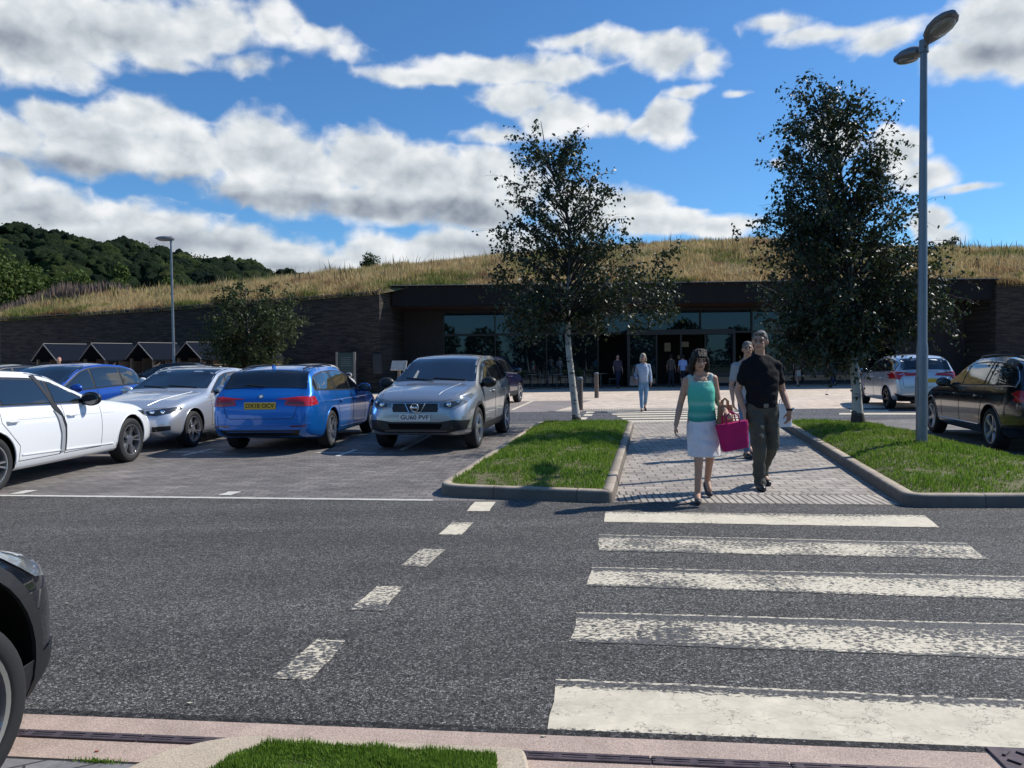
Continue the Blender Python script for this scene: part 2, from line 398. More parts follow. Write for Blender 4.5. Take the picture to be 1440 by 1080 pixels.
# worn paint ------------------------------------------------------
def paint(name, wear=.5, top=.0, ac='asphalt', col=(.67, .595, .455), sc=1.0, cracks=0.0):
    m, t = newmat(name)
    tc = t.a('ShaderNodeTexCoord').outputs['Object']; uv = t.a('ShaderNodeUVMap').outputs[0]
    s = t.a('ShaderNodeSeparateXYZ'); t.set(s, 0, uv)
    mp = t.a('ShaderNodeMapping'); t.set(mp, 0, tc); mp.inputs['Scale'].default_value = (.8, 1.25, 1)
    n = t.noise(mp.outputs[0], 38*sc, 6, .68); big = t.noise(tc, 1.6, 3, .5)
    k = t.m('ADD', t.m('MULTIPLY', n, 1.0), t.m('MULTIPLY', big, .55))
    edge = t.mr(t.m('ADD', s.outputs[1], t.m('MULTIPLY', t.m('SUBTRACT', big, .5), .3)), .96, .72, top, 0)                 # v near 1: the worn long edge
    edge2 = t.mr(s.outputs[1], 0.0, .12, top*.5, 0)
    k = t.m('SUBTRACT', k, t.m('ADD', edge, edge2))
    mask = t.mr(k, wear-.03, wear+.03, 0, 1)
    rim = t.mr(t.m('ADD', s.outputs[1], t.m('MULTIPLY', t.m('SUBTRACT', n, .5), .05)), .955, .975, 0, 1)     # the thick outer rim of the paint lasts longest
    mask = t.m('MAXIMUM', mask, t.m('MULTIPLY', rim, t.mr(n, .44, .50, 0, 1)))
    white = t.m('MULTIPLY', t.mr(t.noise(tc, 9, 6, .7), .3, .7, .82, 1.1), 1.0)
    if cracks:
        v = t.a('ShaderNodeTexVoronoi'); v.feature = 'DISTANCE_TO_EDGE'
        dv = t.vm('ADD', mp.outputs[0], t.vm('MULTIPLY', t.noise(tc, 6, 4, .6, out=1), (.35, .35, .35)))
        t.set(v, 'Vector', dv); v.inputs['Scale'].default_value = 6.0
        cr = t.mr(v.outputs['Distance'], .0, .016, .36, 1)
        gate = t.mr(t.noise(tc, 3.0, 2, .5), .42, .55, 1, 0)
        cr = t.m('MAXIMUM', cr, gate); white = t.m('MULTIPLY', white, cr)
        white = t.m('MULTIPLY', white, t.mr(t.noise(mp.outputs[0], 3, 7, .75), .35, .65, .84, 1.06))
    wc = t.vm('SCALE', c4(col)[:3]); t.set(wc.node, 'Scale', white)
    tc2 = t.a('ShaderNodeTexVoronoi'); t.set(tc2, 'Vector', tc); tc2.inputs['Scale'].default_value = 115
    sp = t.a('ShaderNodeSeparateColor'); t.set(sp, 0, tc2.outputs['Color'])
    ag = t.ramp(sp.outputs[0], [(0, (.034, .033, .032)), (.5, (.072, .07, .068)), (1, (.15, .146, .14))])
    t.set(t.b, 'Base Color', t.mix(mask, ag, wc)); t.b.inputs['Roughness'].default_value = .75
    bn = t.a('ShaderNodeBump'); bn.inputs['Strength'].default_value = .5; bn.inputs['Distance'].default_value = .004
    t.set(bn, 'Height', t.m('ADD', mask, t.m('MULTIPLY', n, .4))); t.set(t.b, 'Normal', bn.outputs[0])
    return m
def stripe(name, c, mat, z=.003, nx=1):       # c: near-left, near-right, far-right, far-left; a slab with slightly ragged edges
    c = [Vector((p[0], p[1], 0)) for p in c]; V = []; Fc = []; UV = []
    n = max(2, int((c[1]-c[0]).length/.03)); rows = 5
    for j in range(rows):
        v = j/(rows-1)
        for i in range(n+1):
            u = i/n; p = c[0].lerp(c[1], u).lerp(c[3].lerp(c[2], u), v)
            if j in (0, rows-1): p.y += (noise.noise(Vector((p.x*9, p.y*3, 1)))*.010+noise.noise(Vector((p.x*40, p.y*3, 5)))*.005)
            if i in (0, n): p.x += noise.noise(Vector((p.x, p.y*14, 3)))*.02
            V.append((p.x, p.y, z)); UV.append((u*(c[1]-c[0]).length, v))
    W = n+1
    for j in range(rows-1):
        for i in range(n): Fc.append((j*W+i, j*W+i+1, (j+1)*W+i+1, (j+1)*W+i))
    uv = [UV[k] for f in Fc for k in f]
    return np_mesh(name, V, Fc, mat, uv=uv, kind='structure')
P1 = paint('worn_paint_near', .56, .45, cracks=1.0); P2 = paint('worn_paint_second', .77, .28); P3 = paint('worn_paint_third', .75, .26)
P4 = paint('worn_paint_fourth', .765, .2); P5 = paint('worn_paint_fifth', .65, .15); P6 = paint('worn_paint_dash', .785, .05)
PF = paint('fresh_paint', .3, .0)
ST = [([(770, 1026), (1480, 1064), (1480, 987), (783, 955)], P1), ([(802, 903), (1480, 929), (1480, 879), (812, 861)], P2),
      ([(823, 824), (1500, 846), (1500, 812), (833, 798)], P3), ([(841, 775), (1390, 787), (1358, 764), (843, 752)], P4),
      ([(849, 734), (1321, 742), (1300, 725), (853, 720)], P5)]
for c, m in ST: stripe('crossing_stripe', gp(*c), m)
for c, m in [([(379, 955), (437, 957), (486, 901), (444, 900)], P6), ([(492, 859), (540, 860), (567, 825), (530, 825)], P6),
             ([(564, 796), (600, 797), (625, 773), (592, 772)], P6), ([(617, 752), (650, 752), (666, 735), (636, 735)], P5),
             ([(656, 719), (688, 719), (697, 706), (668, 706)], PF)]:
    stripe('lane_dash', gp(*c), m)
# far crossing and give-way marks
for i in range(5):
    y0 = far0+.05+i*.82*(far1-far0-.1)/4.0
    x0 = PL1.x+.12-.02*i; stripe('far_crossing_stripe', [(x0, y0), (PR1.x+.3, y0), (PR1.x+.3, y0+.42), (x0, y0+.42)], PF)
for c in [[(812, 590), (824, 590), (826, 587), (814, 587)], [(820, 585), (832, 585), (834, 582.5), (823, 582.5)], [(823, 581), (835, 581), (836, 579), (825, 579)]]:
    stripe('far_lane_dash', gp(*c), PF)
# bay lines: long edge line, T marks and the far bays
PT = paint('thin_paint', .35, .0, col=(.6, .58, .52))
stripe('bay_edge_line', [(-40, onfar(-40)-.03), (G(608, 704).x, onfar(G(608, 704).x)-.03), (G(608, 704).x, onfar(G(608, 704).x)+.05), (-40, onfar(-40)+.05)], PT)
def tmark(px, py, w=.55, l=.35, turn=0.0):
    p = G(px, py)
    c, s = math.cos(turn), math.sin(turn)
    q = lambda a, b: (p.x+a*c-b*s, p.y+a*s+b*c)
    stripe('bay_mark', [q(-w, -.04), q(w, -.04), q(w, .04), q(-w, .04)], PT)
    stripe('bay_mark', [q(-.04, -l), q(.04, -l), q(.04, -.042), q(-.04, -.042)], PT)
    stripe('bay_mark', [q(-.04, .042), q(.04, .042), q(.04, l), q(-.04, l)], PT)
tmark(487, 637, .5, .45, R(-8)); tmark(278, 636, .5, .45, R(-8)); tmark(1290, 660, .3, .3)
for px, py in ((15, 696), (310, 698)):
    p = G(px, py); stripe('bay_mark', [(p.x-.05, p.y+.06), (p.x+.1, p.y+.06), (p.x+.13, p.y+.3), (p.x-.02, p.y+.3)], PT)
stripe('bay_line', gp((718, 576), (722, 577), (752, 563.5), (748, 563.5)), PF)
stripe('bay_line', gp((560, 633), (566, 634), (640, 596), (636, 596)), PT)
stripe('bay_line', gp((1196, 578.5), (1250, 578.5), (1250, 576.5), (1196, 576.5)), PF)
stripe('bay_line', gp((1180, 583), (1340, 583), (1340, 581), (1180, 581)), PF)

# islands ----------------------------------------------------------
def rounded(poly, r, n=6):
    out = []; N = len(poly)
    for i in range(N):
        p = Vector(poly[i]).to_2d(); a = Vector(poly[i-1]).to_2d(); b = Vector(poly[(i+1) % N]).to_2d()
        rr = r[i] if isinstance(r, (list, tuple)) else r
        da = (a-p).normalized(); db = (b-p).normalized(); A = p+da*rr; B = p+db*rr
        for k in range(n+1):
            t = k/n; out.append(A*(1-t)**2+p*2*t*(1-t)+B*t*t)
    return out
def offset_poly(P, d):
    N = len(P); area = sum(P[i].x*P[(i+1) % N].y-P[(i+1) % N].x*P[i].y for i in range(N)); sg = 1 if area > 0 else -1
    out = []
    for i in range(N):
        e1 = (P[i]-P[i-1]); e2 = (P[(i+1) % N]-P[i])
        if e1.length < 1e-6: e1 = e2
        if e2.length < 1e-6: e2 = e1
        n1 = Vector((-e1.y, e1.x)).normalized(); n2 = Vector((-e2.y, e2.x)).normalized(); nn = (n1+n2)
        nn = nn.normalized()/max(.5, math.sqrt(max(.01, (1+n1.dot(n2))/2)))
        out.append(P[i]+nn*d*sg)
    return out
def densify(P, step=.15):
    out = []
    for i in range(len(P)):
        a, b = P[i], P[(i+1) % len(P)]; n = max(1, int((b-a).length/step))
        for k in range(n): out.append(a.lerp(b, k/n))
    return out
def kerb(name, P, h=.125, w=.13, mat=None, bat=.025):
    P = densify(P, .3); N = len(P)
    prof = [(0, -.02), (bat*.7, h-.03), (bat, h-.008), (bat+.012, h), (w, h), (w, -.02)]
    rings = [offset_poly(P, d) if d else P for d, z in prof]
    V = []; Fc = []; UV = []; s = [0]
    for i in range(N): s.append(s[-1]+(P[(i+1) % N]-P[i]).length)
    for j, (d, z) in enumerate(prof): V += [(p.x, p.y, z) for p in rings[j]]
    for j in range(len(prof)-1):
        for i in range(N):
            i2 = (i+1) % N; Fc.append((j*N+i, j*N+i2, (j+1)*N+i2, (j+1)*N+i))
            UV += [(s[i], j), (s[i+1], j), (s[i+1], j+1), (s[i], j+1)]
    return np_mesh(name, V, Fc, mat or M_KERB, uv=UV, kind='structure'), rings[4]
def inside(P, x, y):
    P = np.array([(p.x, p.y) for p in P]); c = np.zeros(len(x), bool); j = len(P)-1
    for i in range(len(P)):
        xi, yi = P[i]; xj, yj = P[j]
        if yi != yj: c ^= ((yi > y) != (yj > y)) & (x < (xj-xi)*(y-yi)/(yj-yi)+xi)
        j = i
    return c
def grassmat(name, g1, g2, dry, drylev=.62, dsc=1.5):
    m, t = newmat(name); tc = t.a('ShaderNodeTexCoord').outputs['Object']
    ri = t.a('ShaderNodeNewGeometry').outputs['Random Per Island']
    n = t.noise(tc, dsc, 4, .6)
    c = t.mix(ri, c4(g1), c4(g2))
    f = t.m('ADD', t.m('MULTIPLY', n, .8), t.m('MULTIPLY', ri, .25))
    c = t.mix(t.mr(f, drylev, drylev+.12), c, c4(dry))
    t.set(t.b, 'Base Color', c); t.b.inputs['Roughness'].default_value = .5; t.b.inputs['Specular IOR Level'].default_value = .35
    tr = t.a('ShaderNodeBsdfTranslucent'); t.set(tr, 0, c); mx = t.a('ShaderNodeMixShader'); mx.inputs[0].default_value = .35
    t.l.new(t.b.outputs[0], mx.inputs[1]); t.l.new(tr.outputs[0], mx.inputs[2]); t.l.new(mx.outputs[0], t.out.inputs[0])
    return m
def blades(name, x, y, z, h, w, lean, mat, segs=1, **kw):
    n = len(x); a = RNG.uniform(0, 2*np.pi, n); la = RNG.uniform(0, 2*np.pi, n); L = np.abs(RNG.normal(0, lean, n))*h
    dx, dy = np.cos(a)*w/2, np.sin(a)*w/2; lx, ly = np.cos(la)*L, np.sin(la)*L
    hz = np.sqrt(np.maximum(h*h-L*L, (h*.3)**2))
    p0 = np.stack([x-dx, y-dy, z], 1); p1 = np.stack([x+dx, y+dy, z], 1)
    m0 = np.stack([x-dx*.8+lx*.35, y-dy*.8+ly*.35, z+hz*.6], 1); m1 = np.stack([x+dx*.8+lx*.35, y+dy*.8+ly*.35, z+hz*.6], 1)
    tp = np.stack([x+lx, y+ly, z+hz], 1)
    V = np.stack([p0, p1, m1, m0, tp], 1).reshape(-1, 3); i = np.arange(n)[:, None]*5
    tri = np.concatenate([i+[0, 1, 2], i+[0, 2, 3], i+[3, 2, 4]], 1).reshape(-1, 3)
    return np_mesh(name, V, tri, mat, kind='stuff', **kw)
M_LAWN = grassmat('lawn_blades', (.08, .16, .012), (.25, .38, .045), (.50, .42, .18), .64, 1.1)
M_LAWNN = grassmat('near_lawn_blades', (.08, .17, .018), (.24, .36, .05), (.45, .38, .18), .76, 3)
def lawn_z(x, y, P, h0, rise=.10):
    cx = sum(p.x for p in P)/len(P); cy = sum(p.y for p in P)/len(P)
    return h0
def island(P, dens, tag_, bump=.12):
    k, inner = kerb('island_kerb', P)
    inn = offset_poly(inner, -.004)
    cx = np.mean([p.x for p in inn]); cy = np.mean([p.y for p in inn])
    # domed soil
    V = []; Fc = []; rings = [1, .85, .6, .3]
    N = len(inn); zz = [.105, .105+bump*.45, .105+bump*.85, .105+bump]
    for s, z in zip(rings, zz): V += [(cx+(p.x-cx)*s, cy+(p.y-cy)*s, z) for p in inn]
    V.append((cx, cy, .105+bump))
    me = bpy.data.meshes.new('island_soil')
    for j in range(3):
        for i in range(N): Fc.append((j*N+i, j*N+(i+1) % N, (j+1)*N+(i+1) % N, (j+1)*N+i))
    for i in range(N): Fc.append((3*N+i, 3*N+(i+1) % N, 4*N))
    me.from_pydata(V, [], Fc); me.update(); so_ = link_mesh('island_soil', me, M_SOIL, smooth=True, kind='structure')
    bv = BVHTree.FromPolygons([Vector(v) for v in V], Fc)
    xs = [p.x for p in inn]; ys = [p.y for p in inn]; A = (max(xs)-min(xs))*(max(ys)-min(ys)); n = int(A*dens)
    x = RNG.uniform(min(xs), max(xs), n); y = RNG.uniform(min(ys), max(ys), n)
    ok = inside(inn, x, y); x, y = x[ok], y[ok]
    # bare patches and clumps
    cl = np.array([noise.noise(Vector((a*1.7, b*1.7, 0))) for a, b in zip(x, y)])
    z = np.array([(bv.ray_cast(Vector((a, b, 2)), Vector((0, 0, -1)))[0] or Vector((0, 0, .1))).z for a, b in zip(x, y)])
    fine = np.array([noise.noise(Vector((a*7, b*7, 4))) for a, b in zip(x, y)])
    h = RNG.uniform(.022, .058, len(x))*(1+1.0*cl+1.0*fine); h = np.clip(h, .008, .12)
    blades('lawn_grass', x, y, z-.005, h, RNG.uniform(.006, .013, len(x)), .45, M_LAWN)
    return bv
IL = rounded([Vector(G(*q)[:2]) for q in ((610, 698), (864, 708), (892, 600), (757, 600))], [.35, .12, .15, .35])
IR = rounded([Vector(G(*q)[:2]) for q in ((1272, 714), (1520, 714), (1520, 676), (1215, 601), (1098, 599))], [.25, .2, .2, .3, .25])
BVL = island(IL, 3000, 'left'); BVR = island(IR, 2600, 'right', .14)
def ground_z(bv, x, y): r = bv.ray_cast(Vector((x, y, 3)), Vector((0, 0, -1)))[0]; return r.z if r else 0

# near side ---------------------------------------------------------
dn = Vector((nb.x-na.x, nb.y-na.y)).normalized(); nn = Vector((-dn.y, dn.x))
def nl(x, off):                      # a point of the line parallel to the near road edge, off metres towards the camera
    return (x, onnear(x)-off)
sheet('pavement_channel', [nl(-8, 0), nl(8, 0), nl(8, .34), nl(-8, .34)], .0045, M_PINK)
sheet('pavement', [nl(-8, .355), nl(8, .355), (8, -6), (-8, -6)], .004, M_NEARPAV)
sheet('road_edge', [nl(-8, -.045), nl(8, -.045), nl(8, .002), nl(-8, .002)], .0055, asphalt('asphalt_edge', .05, (1, .96, .92), .6))
m_gap = simple('dark_gap', (.02, .018, .018), .9)
sheet('pavement_joint', [nl(-8, .34), nl(8, .34), nl(8, .357), nl(-8, .357)], .003, m_gap)
# cast slot drain set in the channel
m_iron = simple('drain_iron', (.10, .075, .08), .55, metal=.4, var=.3, vscale=20)
mb = MB(); ang = math.atan2(dn.y, dn.x); Rm = Matrix.Rotation(ang, 3, 'Z')
k = -6.0
b2 = MB()
while k < 3.2:
    for a in (.152, .188):
        p = Vector((*nl(k+.25, a), .0)); mb.box((p.x, p.y, .006), (.496, .014, .012), Rm)
    for j in range(4):
        p = Vector((*nl(k+.03+.125*j, .17), 0)); mb.box((p.x, p.y, .006), (.03, .04, .011), Rm)
    p = Vector((*nl(k+.25, .17), 0)); mb.box((p.x, p.y, .0058), (.496, .010, .011), Rm)
    p = Vector((*nl(k+.25, .17), 0)); b2.box((p.x, p.y, .0055), (.5, .036, .003), Rm)
    k += .5
dr = empty('slot_drain', (0, onnear(0)-.17, 0), label='narrow iron slot drain running along the pink concrete channel at the road edge', cat='drain')
def keep(o, parent):          # parent without moving
    o.parent = parent; o.matrix_parent_inverse = Matrix.Translation(-Vector(parent.location)) if parent.rotation_euler.z == 0 else parent.matrix_world.inverted()
    return o
keep(mb.build('grating', m_iron), dr); keep(b2.build('slot_bed', m_gap), dr)
# gully cover at the right corner
gc = G(1446, 1083); gr = empty('gully_cover', (gc.x+.14, gc.y-.08, .004), rz=ang, label='patterned cast iron gully cover at the near end of the crossing', cat='drain cover')
mb = MB(); mb.box((0, 0, .004), (.46, .40, .012), bev=.003)
mb.build('frame', m_iron, gr)
mb = MB()
for i in range(7):
    for j in range(6):
        mb.box((-.18+.06*i, -.15+.06*j, .013), (.045, .012, .008), Matrix.Rotation(R(45 if (i+j) % 2 else -45), 3, 'Z'))
mb.build('cover', m_iron, gr)
# near planting bed with pale kerb
NB = [Vector(G(*q, .048)[:2]) for q in ((165, 1085), (235, 1052), (330, 1032), (738, 1050), (752, 1110))]
NBp = [NB[0]] + NB[1:4] + [Vector((NB[4].x, NB[4].y-.05)), Vector((NB[4].x, 1.6)), Vector((NB[0].x-.25, 1.6)), Vector((NB[0].x-.2, NB[0].y-.2))]
NBp = rounded([Vector((p.x, p.y)) for p in NBp], [.05, .05, .1, .05, .03, .02, .02, .02], 4)
inn = NBp; bk = MB().prism([(p.x, p.y) for p in NBp], -.02, .048).build('bed_kerb', M_KERBN, kind='structure', bevel=.012)
GB = [Vector(G(*q, .05)[:2]) for q in ((285, 1092), (338, 1060), (382, 1046), (694, 1062), (698, 1092))]; GB = [Vector((GB[0].x-.05, 2.0))]+GB+[Vector((GB[4].x, 2.0))]
sheet('bed_soil', [(p.x, p.y) for p in GB], .050, M_SOIL)
n = 60000; x = RNG.uniform(min(p.x for p in GB), max(p.x for p in GB), n); y = RNG.uniform(2.3, max(p.y for p in GB), n); ok = inside(offset_poly(rounded(GB, .02, 3), -.012), x, y); x, y = x[ok], y[ok]
cl = np.array([noise.noise(Vector((a*9, b*9, 0))) for a, b in zip(x, y)])
blades('bed_grass', x, y, np.full(len(x), .048), RNG.uniform(.010, .030, len(x))*(1+.8*cl), RNG.uniform(.0025, .0045, len(x)), .6, M_LAWNN)
# weeds in the joints and fallen leaves
n = 240; x = RNG.normal(G(155, 1056).x, .05, n); y = np.array([onnear(a)-.35 for a in x])+RNG.normal(0, .006, n)
blades('joint_weeds', x, y, np.full(n, .004), RNG.uniform(.008, .02, n), .003*np.ones(n), .8, M_LAWNN)
m_leaf = simple('fallen_leaf', (.55, .5, .36), .7); m_leafr = simple('fallen_leaf_red', (.45, .13, .07), .7)
for px, py, s, mm, lab in ((91, 850, .02, m_leaf, 'small pale yellow leaf fallen on the asphalt by the dark car'), (262, 991, .022, m_leaf, 'pale scrap lying on the asphalt near the channel'),
                      (133, 1059, .012, m_leafr, 'tiny red leaf lying beside weeds in the pavement joint'), (760, 1038, .018, m_leaf, 'white scrap lying in the road gutter near the grass bed')):
    p = G(px, py); mb = MB(); mb.prism([(0, 0), (s*.6, s*.3), (s*1.4, 0), (s*.7, -s*.35)], 0, .004)
    mb.build('fallen_leaf', mm, loc=(p.x, p.y, .006), label=lab, cat='leaf')
# ================================================================== BUILDING
FY = 36.5; GY = 40.5
def stone(name):
    m, t = newmat(name); tc = t.a('ShaderNodeTexCoord').outputs['Object']
    mp = t.a('ShaderNodeMapping'); t.set(mp, 0, tc); mp.inputs['Rotation'].default_value = (R(90), 0, 0)
    wv = t.vm('ADD', mp.outputs[0], t.vm('MULTIPLY', t.noise(tc, 1.5, 3, .5, out=1), (.0, .12, 0)))
    br = t.a('ShaderNodeTexBrick'); t.set(br, 'Vector', wv); br.inputs['Scale'].default_value = 1
    br.offset = .37; br.squash = .7; br.squash_frequency = 3
    br.inputs['Brick Width'].default_value = .42; br.inputs['Row Height'].default_value = .065; br.inputs['Mortar Size'].default_value = .007
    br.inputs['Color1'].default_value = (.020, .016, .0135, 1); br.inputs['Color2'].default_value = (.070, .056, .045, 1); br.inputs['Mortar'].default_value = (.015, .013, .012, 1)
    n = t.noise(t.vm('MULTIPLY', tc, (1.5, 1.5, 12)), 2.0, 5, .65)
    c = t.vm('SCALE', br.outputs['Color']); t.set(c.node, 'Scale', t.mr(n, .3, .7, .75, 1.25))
    t.set(t.b, 'Base Color', c); t.b.inputs['Roughness'].default_value = .85
    bn = t.a('ShaderNodeBump'); bn.inputs['Strength'].default_value = 1; bn.inputs['Distance'].default_value = .04
    t.set(bn, 'Height', t.m('ADD', t.m('MULTIPLY', n, 1.2), t.m('MULTIPLY', br.outputs['Fac'], -1.0))); t.set(t.b, 'Normal', bn.outputs[0])
    return m
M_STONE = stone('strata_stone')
M_FASC = simple('fascia_metal', (.006, .0065, .008), .75, spec=.25, var=.12, vscale=1.5)
M_EDGE = simple('roof_trim', (.30, .30, .31), .5, metal=.5)
M_SOFF = simple('soffit_timber', (.06, .028, .017), .6, var=.2, vscale=3)
M_DTIM = simple('dark_timber', (.028, .026, .027), .7, var=.3, vscale=6)
M_FRAME = simple('window_frame', (.02, .022, .025), .4, metal=.4)
def glassmat():
    m, t = newmat('curtain_glass'); b = t.b
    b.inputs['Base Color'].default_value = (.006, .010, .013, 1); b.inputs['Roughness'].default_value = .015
    b.inputs['IOR'].default_value = 1.65; b.inputs['Specular IOR Level'].default_value = .5; b.inputs['Specular Tint'].default_value = (.6, .8, 1, 1)
    tc = t.a('ShaderNodeTexCoord').outputs['Object']
    bn = t.a('ShaderNodeBump'); bn.inputs['Strength'].default_value = .05; bn.inputs['Distance'].default_value = .01
    t.set(bn, 'Height', t.noise(tc, .8, 2, .5)); t.set(b, 'Normal', bn.outputs[0]); return m
M_CGL = glassmat()
BLD = empty('service_building', (8.7, FY, 0), label='low dark building with grass covered roof, stone walls and long glazed entrance', cat='building')
def bpart(mb, name, mat, **kw):
    o = mb.build(name, mat, None, **kw); return keep(o, BLD)
XL, XR = -5.65, 23.0
# fascia and soffit
mb = MB(); mb.box(((XL+XR)/2, FY+.15, 4.52), (XR-XL, .3, .94)); fa = bpart(mb, 'fascia', M_FASC)
mb = MB(); mb.box(((XL+XR)/2, FY+.12, 5.005), (XR-XL+.1, .42, .035)); mb.box(((XL+XR)/2, FY+.145, 4.07), (XR-XL, .33, .03)); bpart(mb, 'roof_trim', M_EDGE if False else M_FASC)
mb = MB(); mb.box(((XL+XR)/2, FY+.02, 5.03), (XR-XL+.12, .5, .02)); bpart(mb, 'coping', M_EDGE)
mb = MB(); mb.box(((XL+XR)/2, FY+.3+(GY-FY)/2, 4.12), (XR-XL, GY-FY, .08))
x = XL+.3
while x < XR: mb.box((x, FY+.3+(GY-FY)/2, 4.072), (.06, GY-FY-.05, .016)); x += .3
bpart(mb, 'soffit', M_SOFF)
# recess side walls and timber cladding
mb = MB(); mb.box(((XL-3.56)/2-.05, GY+.0, 2.05), (2.0, .2, 4.05))
for i in range(14): mb.box((XL+.15+.145*i, GY-.11, 2.05), (.05, .025, 4.0))
bpart(mb, 'timber_cladding', M_DTIM)
mb = MB(); mb.box((21.2, GY-1.5, 2.05), (3.5, .2, 4.05))
for i in range(23): mb.box((19.6+.145*i, GY-1.61, 2.05), (.05, .025, 4.0))
bpart(mb, 'timber_cladding', M_DTIM)
# stone walls: long left wall curving gently, right wall
def wall(pts, tops, th, name):
    n = len(pts); V = []; Fc = []
    for (x, y), z in zip(pts, tops): V += [(x, y, -.1), (x, y, z), (x, y+th, z), (x, y+th, -.1)]
    for i in range(n-1):
        a = i*4; b = a+4
        Fc += [(a, b, b+1, a+1), (a+1, b+1, b+2, a+2), (a+2, b+2, b+3, a+3)]
    Fc += [(0, 1, 2, 3), tuple((n-1)*4+k for k in (3, 2, 1, 0))]
    me = bpy.data.meshes.new(name); me.from_pydata(V, [], Fc); me.update(); return link_mesh(name, me, M_STONE)
def ltop(px, py, Y): return AT(px, py, Y)
lp = [(-60, 470, 47), (0, 449, 39), (120, 441, 38.2), (240, 433, 37.5), (360, 424, 36.9), (450, 417.5, 36.3), (533, 411, 35.6)]
LW = [AT(a, b, y) for a, b, y in lp]
PATHW = [(-60, 55)] + [(p.x, p.y) for p in LW]; TOPW = [3.3] + [p.z for p in LW]
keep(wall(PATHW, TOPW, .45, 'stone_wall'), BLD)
ex, ey = PATHW[-1]
mb = MB(); mb.prism([(ex+.002, ey-.003), (XL-.02, FY+.25), (XL-.02, GY+.1), (ex, GY+.1)], -.1, 4.86); bpart(mb, 'wall_return', M_STONE)
mb = MB()
for i in range(len(PATHW)-1):
    a = Vector((*PATHW[i], TOPW[i]+.03)); b = Vector((*PATHW[i+1], TOPW[i+1]+.03)); d = b-a
    mb.box((a+b)/2+Vector((0, .2, 0)), (d.length+.02, .56, .05), d.to_track_quat('X', 'Z').to_matrix())
bpart(mb, 'wall_coping', simple('coping_stone', (.12, .11, .10), .8, var=.2))
rw = [AT(1401, 394, FY-.15), AT(1480, 398, FY-.6), AT(1700, 410, FY-2)]
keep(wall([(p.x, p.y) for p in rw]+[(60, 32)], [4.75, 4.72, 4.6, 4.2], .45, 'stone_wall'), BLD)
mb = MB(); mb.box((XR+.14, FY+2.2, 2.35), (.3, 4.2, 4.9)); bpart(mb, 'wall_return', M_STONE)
# door-like louvre, plaque panel on stone wall
# glazing
edges = [-3.56+2.7*i for i in range(10)]
mb = MB()
for x in edges: mb.box((x, GY-.04, 2.04), (.07, .14, 4.08))
W0, W1 = edges[0], edges[-1]
for z, h in ((4.02, .1), (2.80, .12), (.06, .12)): mb.box(((W0+W1)/2, GY-.03, z), (W1-W0, .12, h))
fr = bpart(mb, 'curtain_frame', M_FRAME)
for i in range(len(edges)-1):
    a, b = edges[i]+.035, edges[i+1]-.035
    for z0, z1 in ((2.86, 3.97), (.12, 2.74)):
        if z0 < 1 and 5.5 < (a+b)/2 < 11.6: continue
        mb = MB(); mb.box(((a+b)/2, GY, (z0+z1)/2), (b-a, .02, z1-z0)); bpart(mb, 'glass_pane', M_CGL)
# entrance lobby: a dark box frame with open doors, lit things dimly seen inside
mb = MB(); a, b = 5.9, 11.4; fy = GY-1.3
mb.box(((a+b)/2, fy+.6, 2.78), (b-a, 1.3, .26))
for x in (a+.06, b-.06): mb.box((x, fy+.6, 1.32), (.14, 1.3, 2.64))
for x in (a+1.5, a+2.75, b-1.5): mb.box((x, fy+.1, 1.32), (.08, .1, 2.64))
bpart(mb, 'entrance_lobby', M_FRAME)
for x0, x1 in ((a+.15, a+1.44), (b-1.44, b-.15)):
    mb = MB(); mb.box(((x0+x1)/2, fy+.1, 1.33), (x1-x0, .015, 2.6)); bpart(mb, 'door_glass', M_CGL)
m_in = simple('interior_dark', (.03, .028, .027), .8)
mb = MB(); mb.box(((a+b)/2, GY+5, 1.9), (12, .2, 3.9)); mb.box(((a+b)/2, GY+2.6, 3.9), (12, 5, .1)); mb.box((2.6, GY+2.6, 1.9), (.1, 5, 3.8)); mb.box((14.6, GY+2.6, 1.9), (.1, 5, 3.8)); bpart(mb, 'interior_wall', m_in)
m_l = bpy.data.materials.new('lit_panel'); m_l.use_nodes = True
tt = NT(m_l.node_tree); tt.n.clear(); oo = tt.a('ShaderNodeOutputMaterial'); ee = tt.a('ShaderNodeEmission'); ee.inputs[0].default_value = (.75, .85, .75, 1); ee.inputs[1].default_value = .03; tt.l.new(ee.outputs[0], oo.inputs[0])
for x, w, z, h in ((6.9, .5, 2.2, .35), (8.0, .7, 2.3, .2), (9.2, .35, 2.1, .5), (10.2, .5, 2.25, .3), (7.4, .15, 1.6, .3), (9.9, .2, 1.5, .2)): bpart(MB().box((x, GY+4.85, z), (w, .05, h)), 'lit_display', m_l)
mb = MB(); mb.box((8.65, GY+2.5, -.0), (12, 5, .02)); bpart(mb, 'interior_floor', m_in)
# solid body behind glass so nothing is hollow
for x0, x1 in ((XL+.1, 2.5), (14.7, XR)): bpart(MB().box(((x0+x1)/2, GY+3.3, 2.0), (x1-x0, 6, 4.0)), 'building_core', m_in)

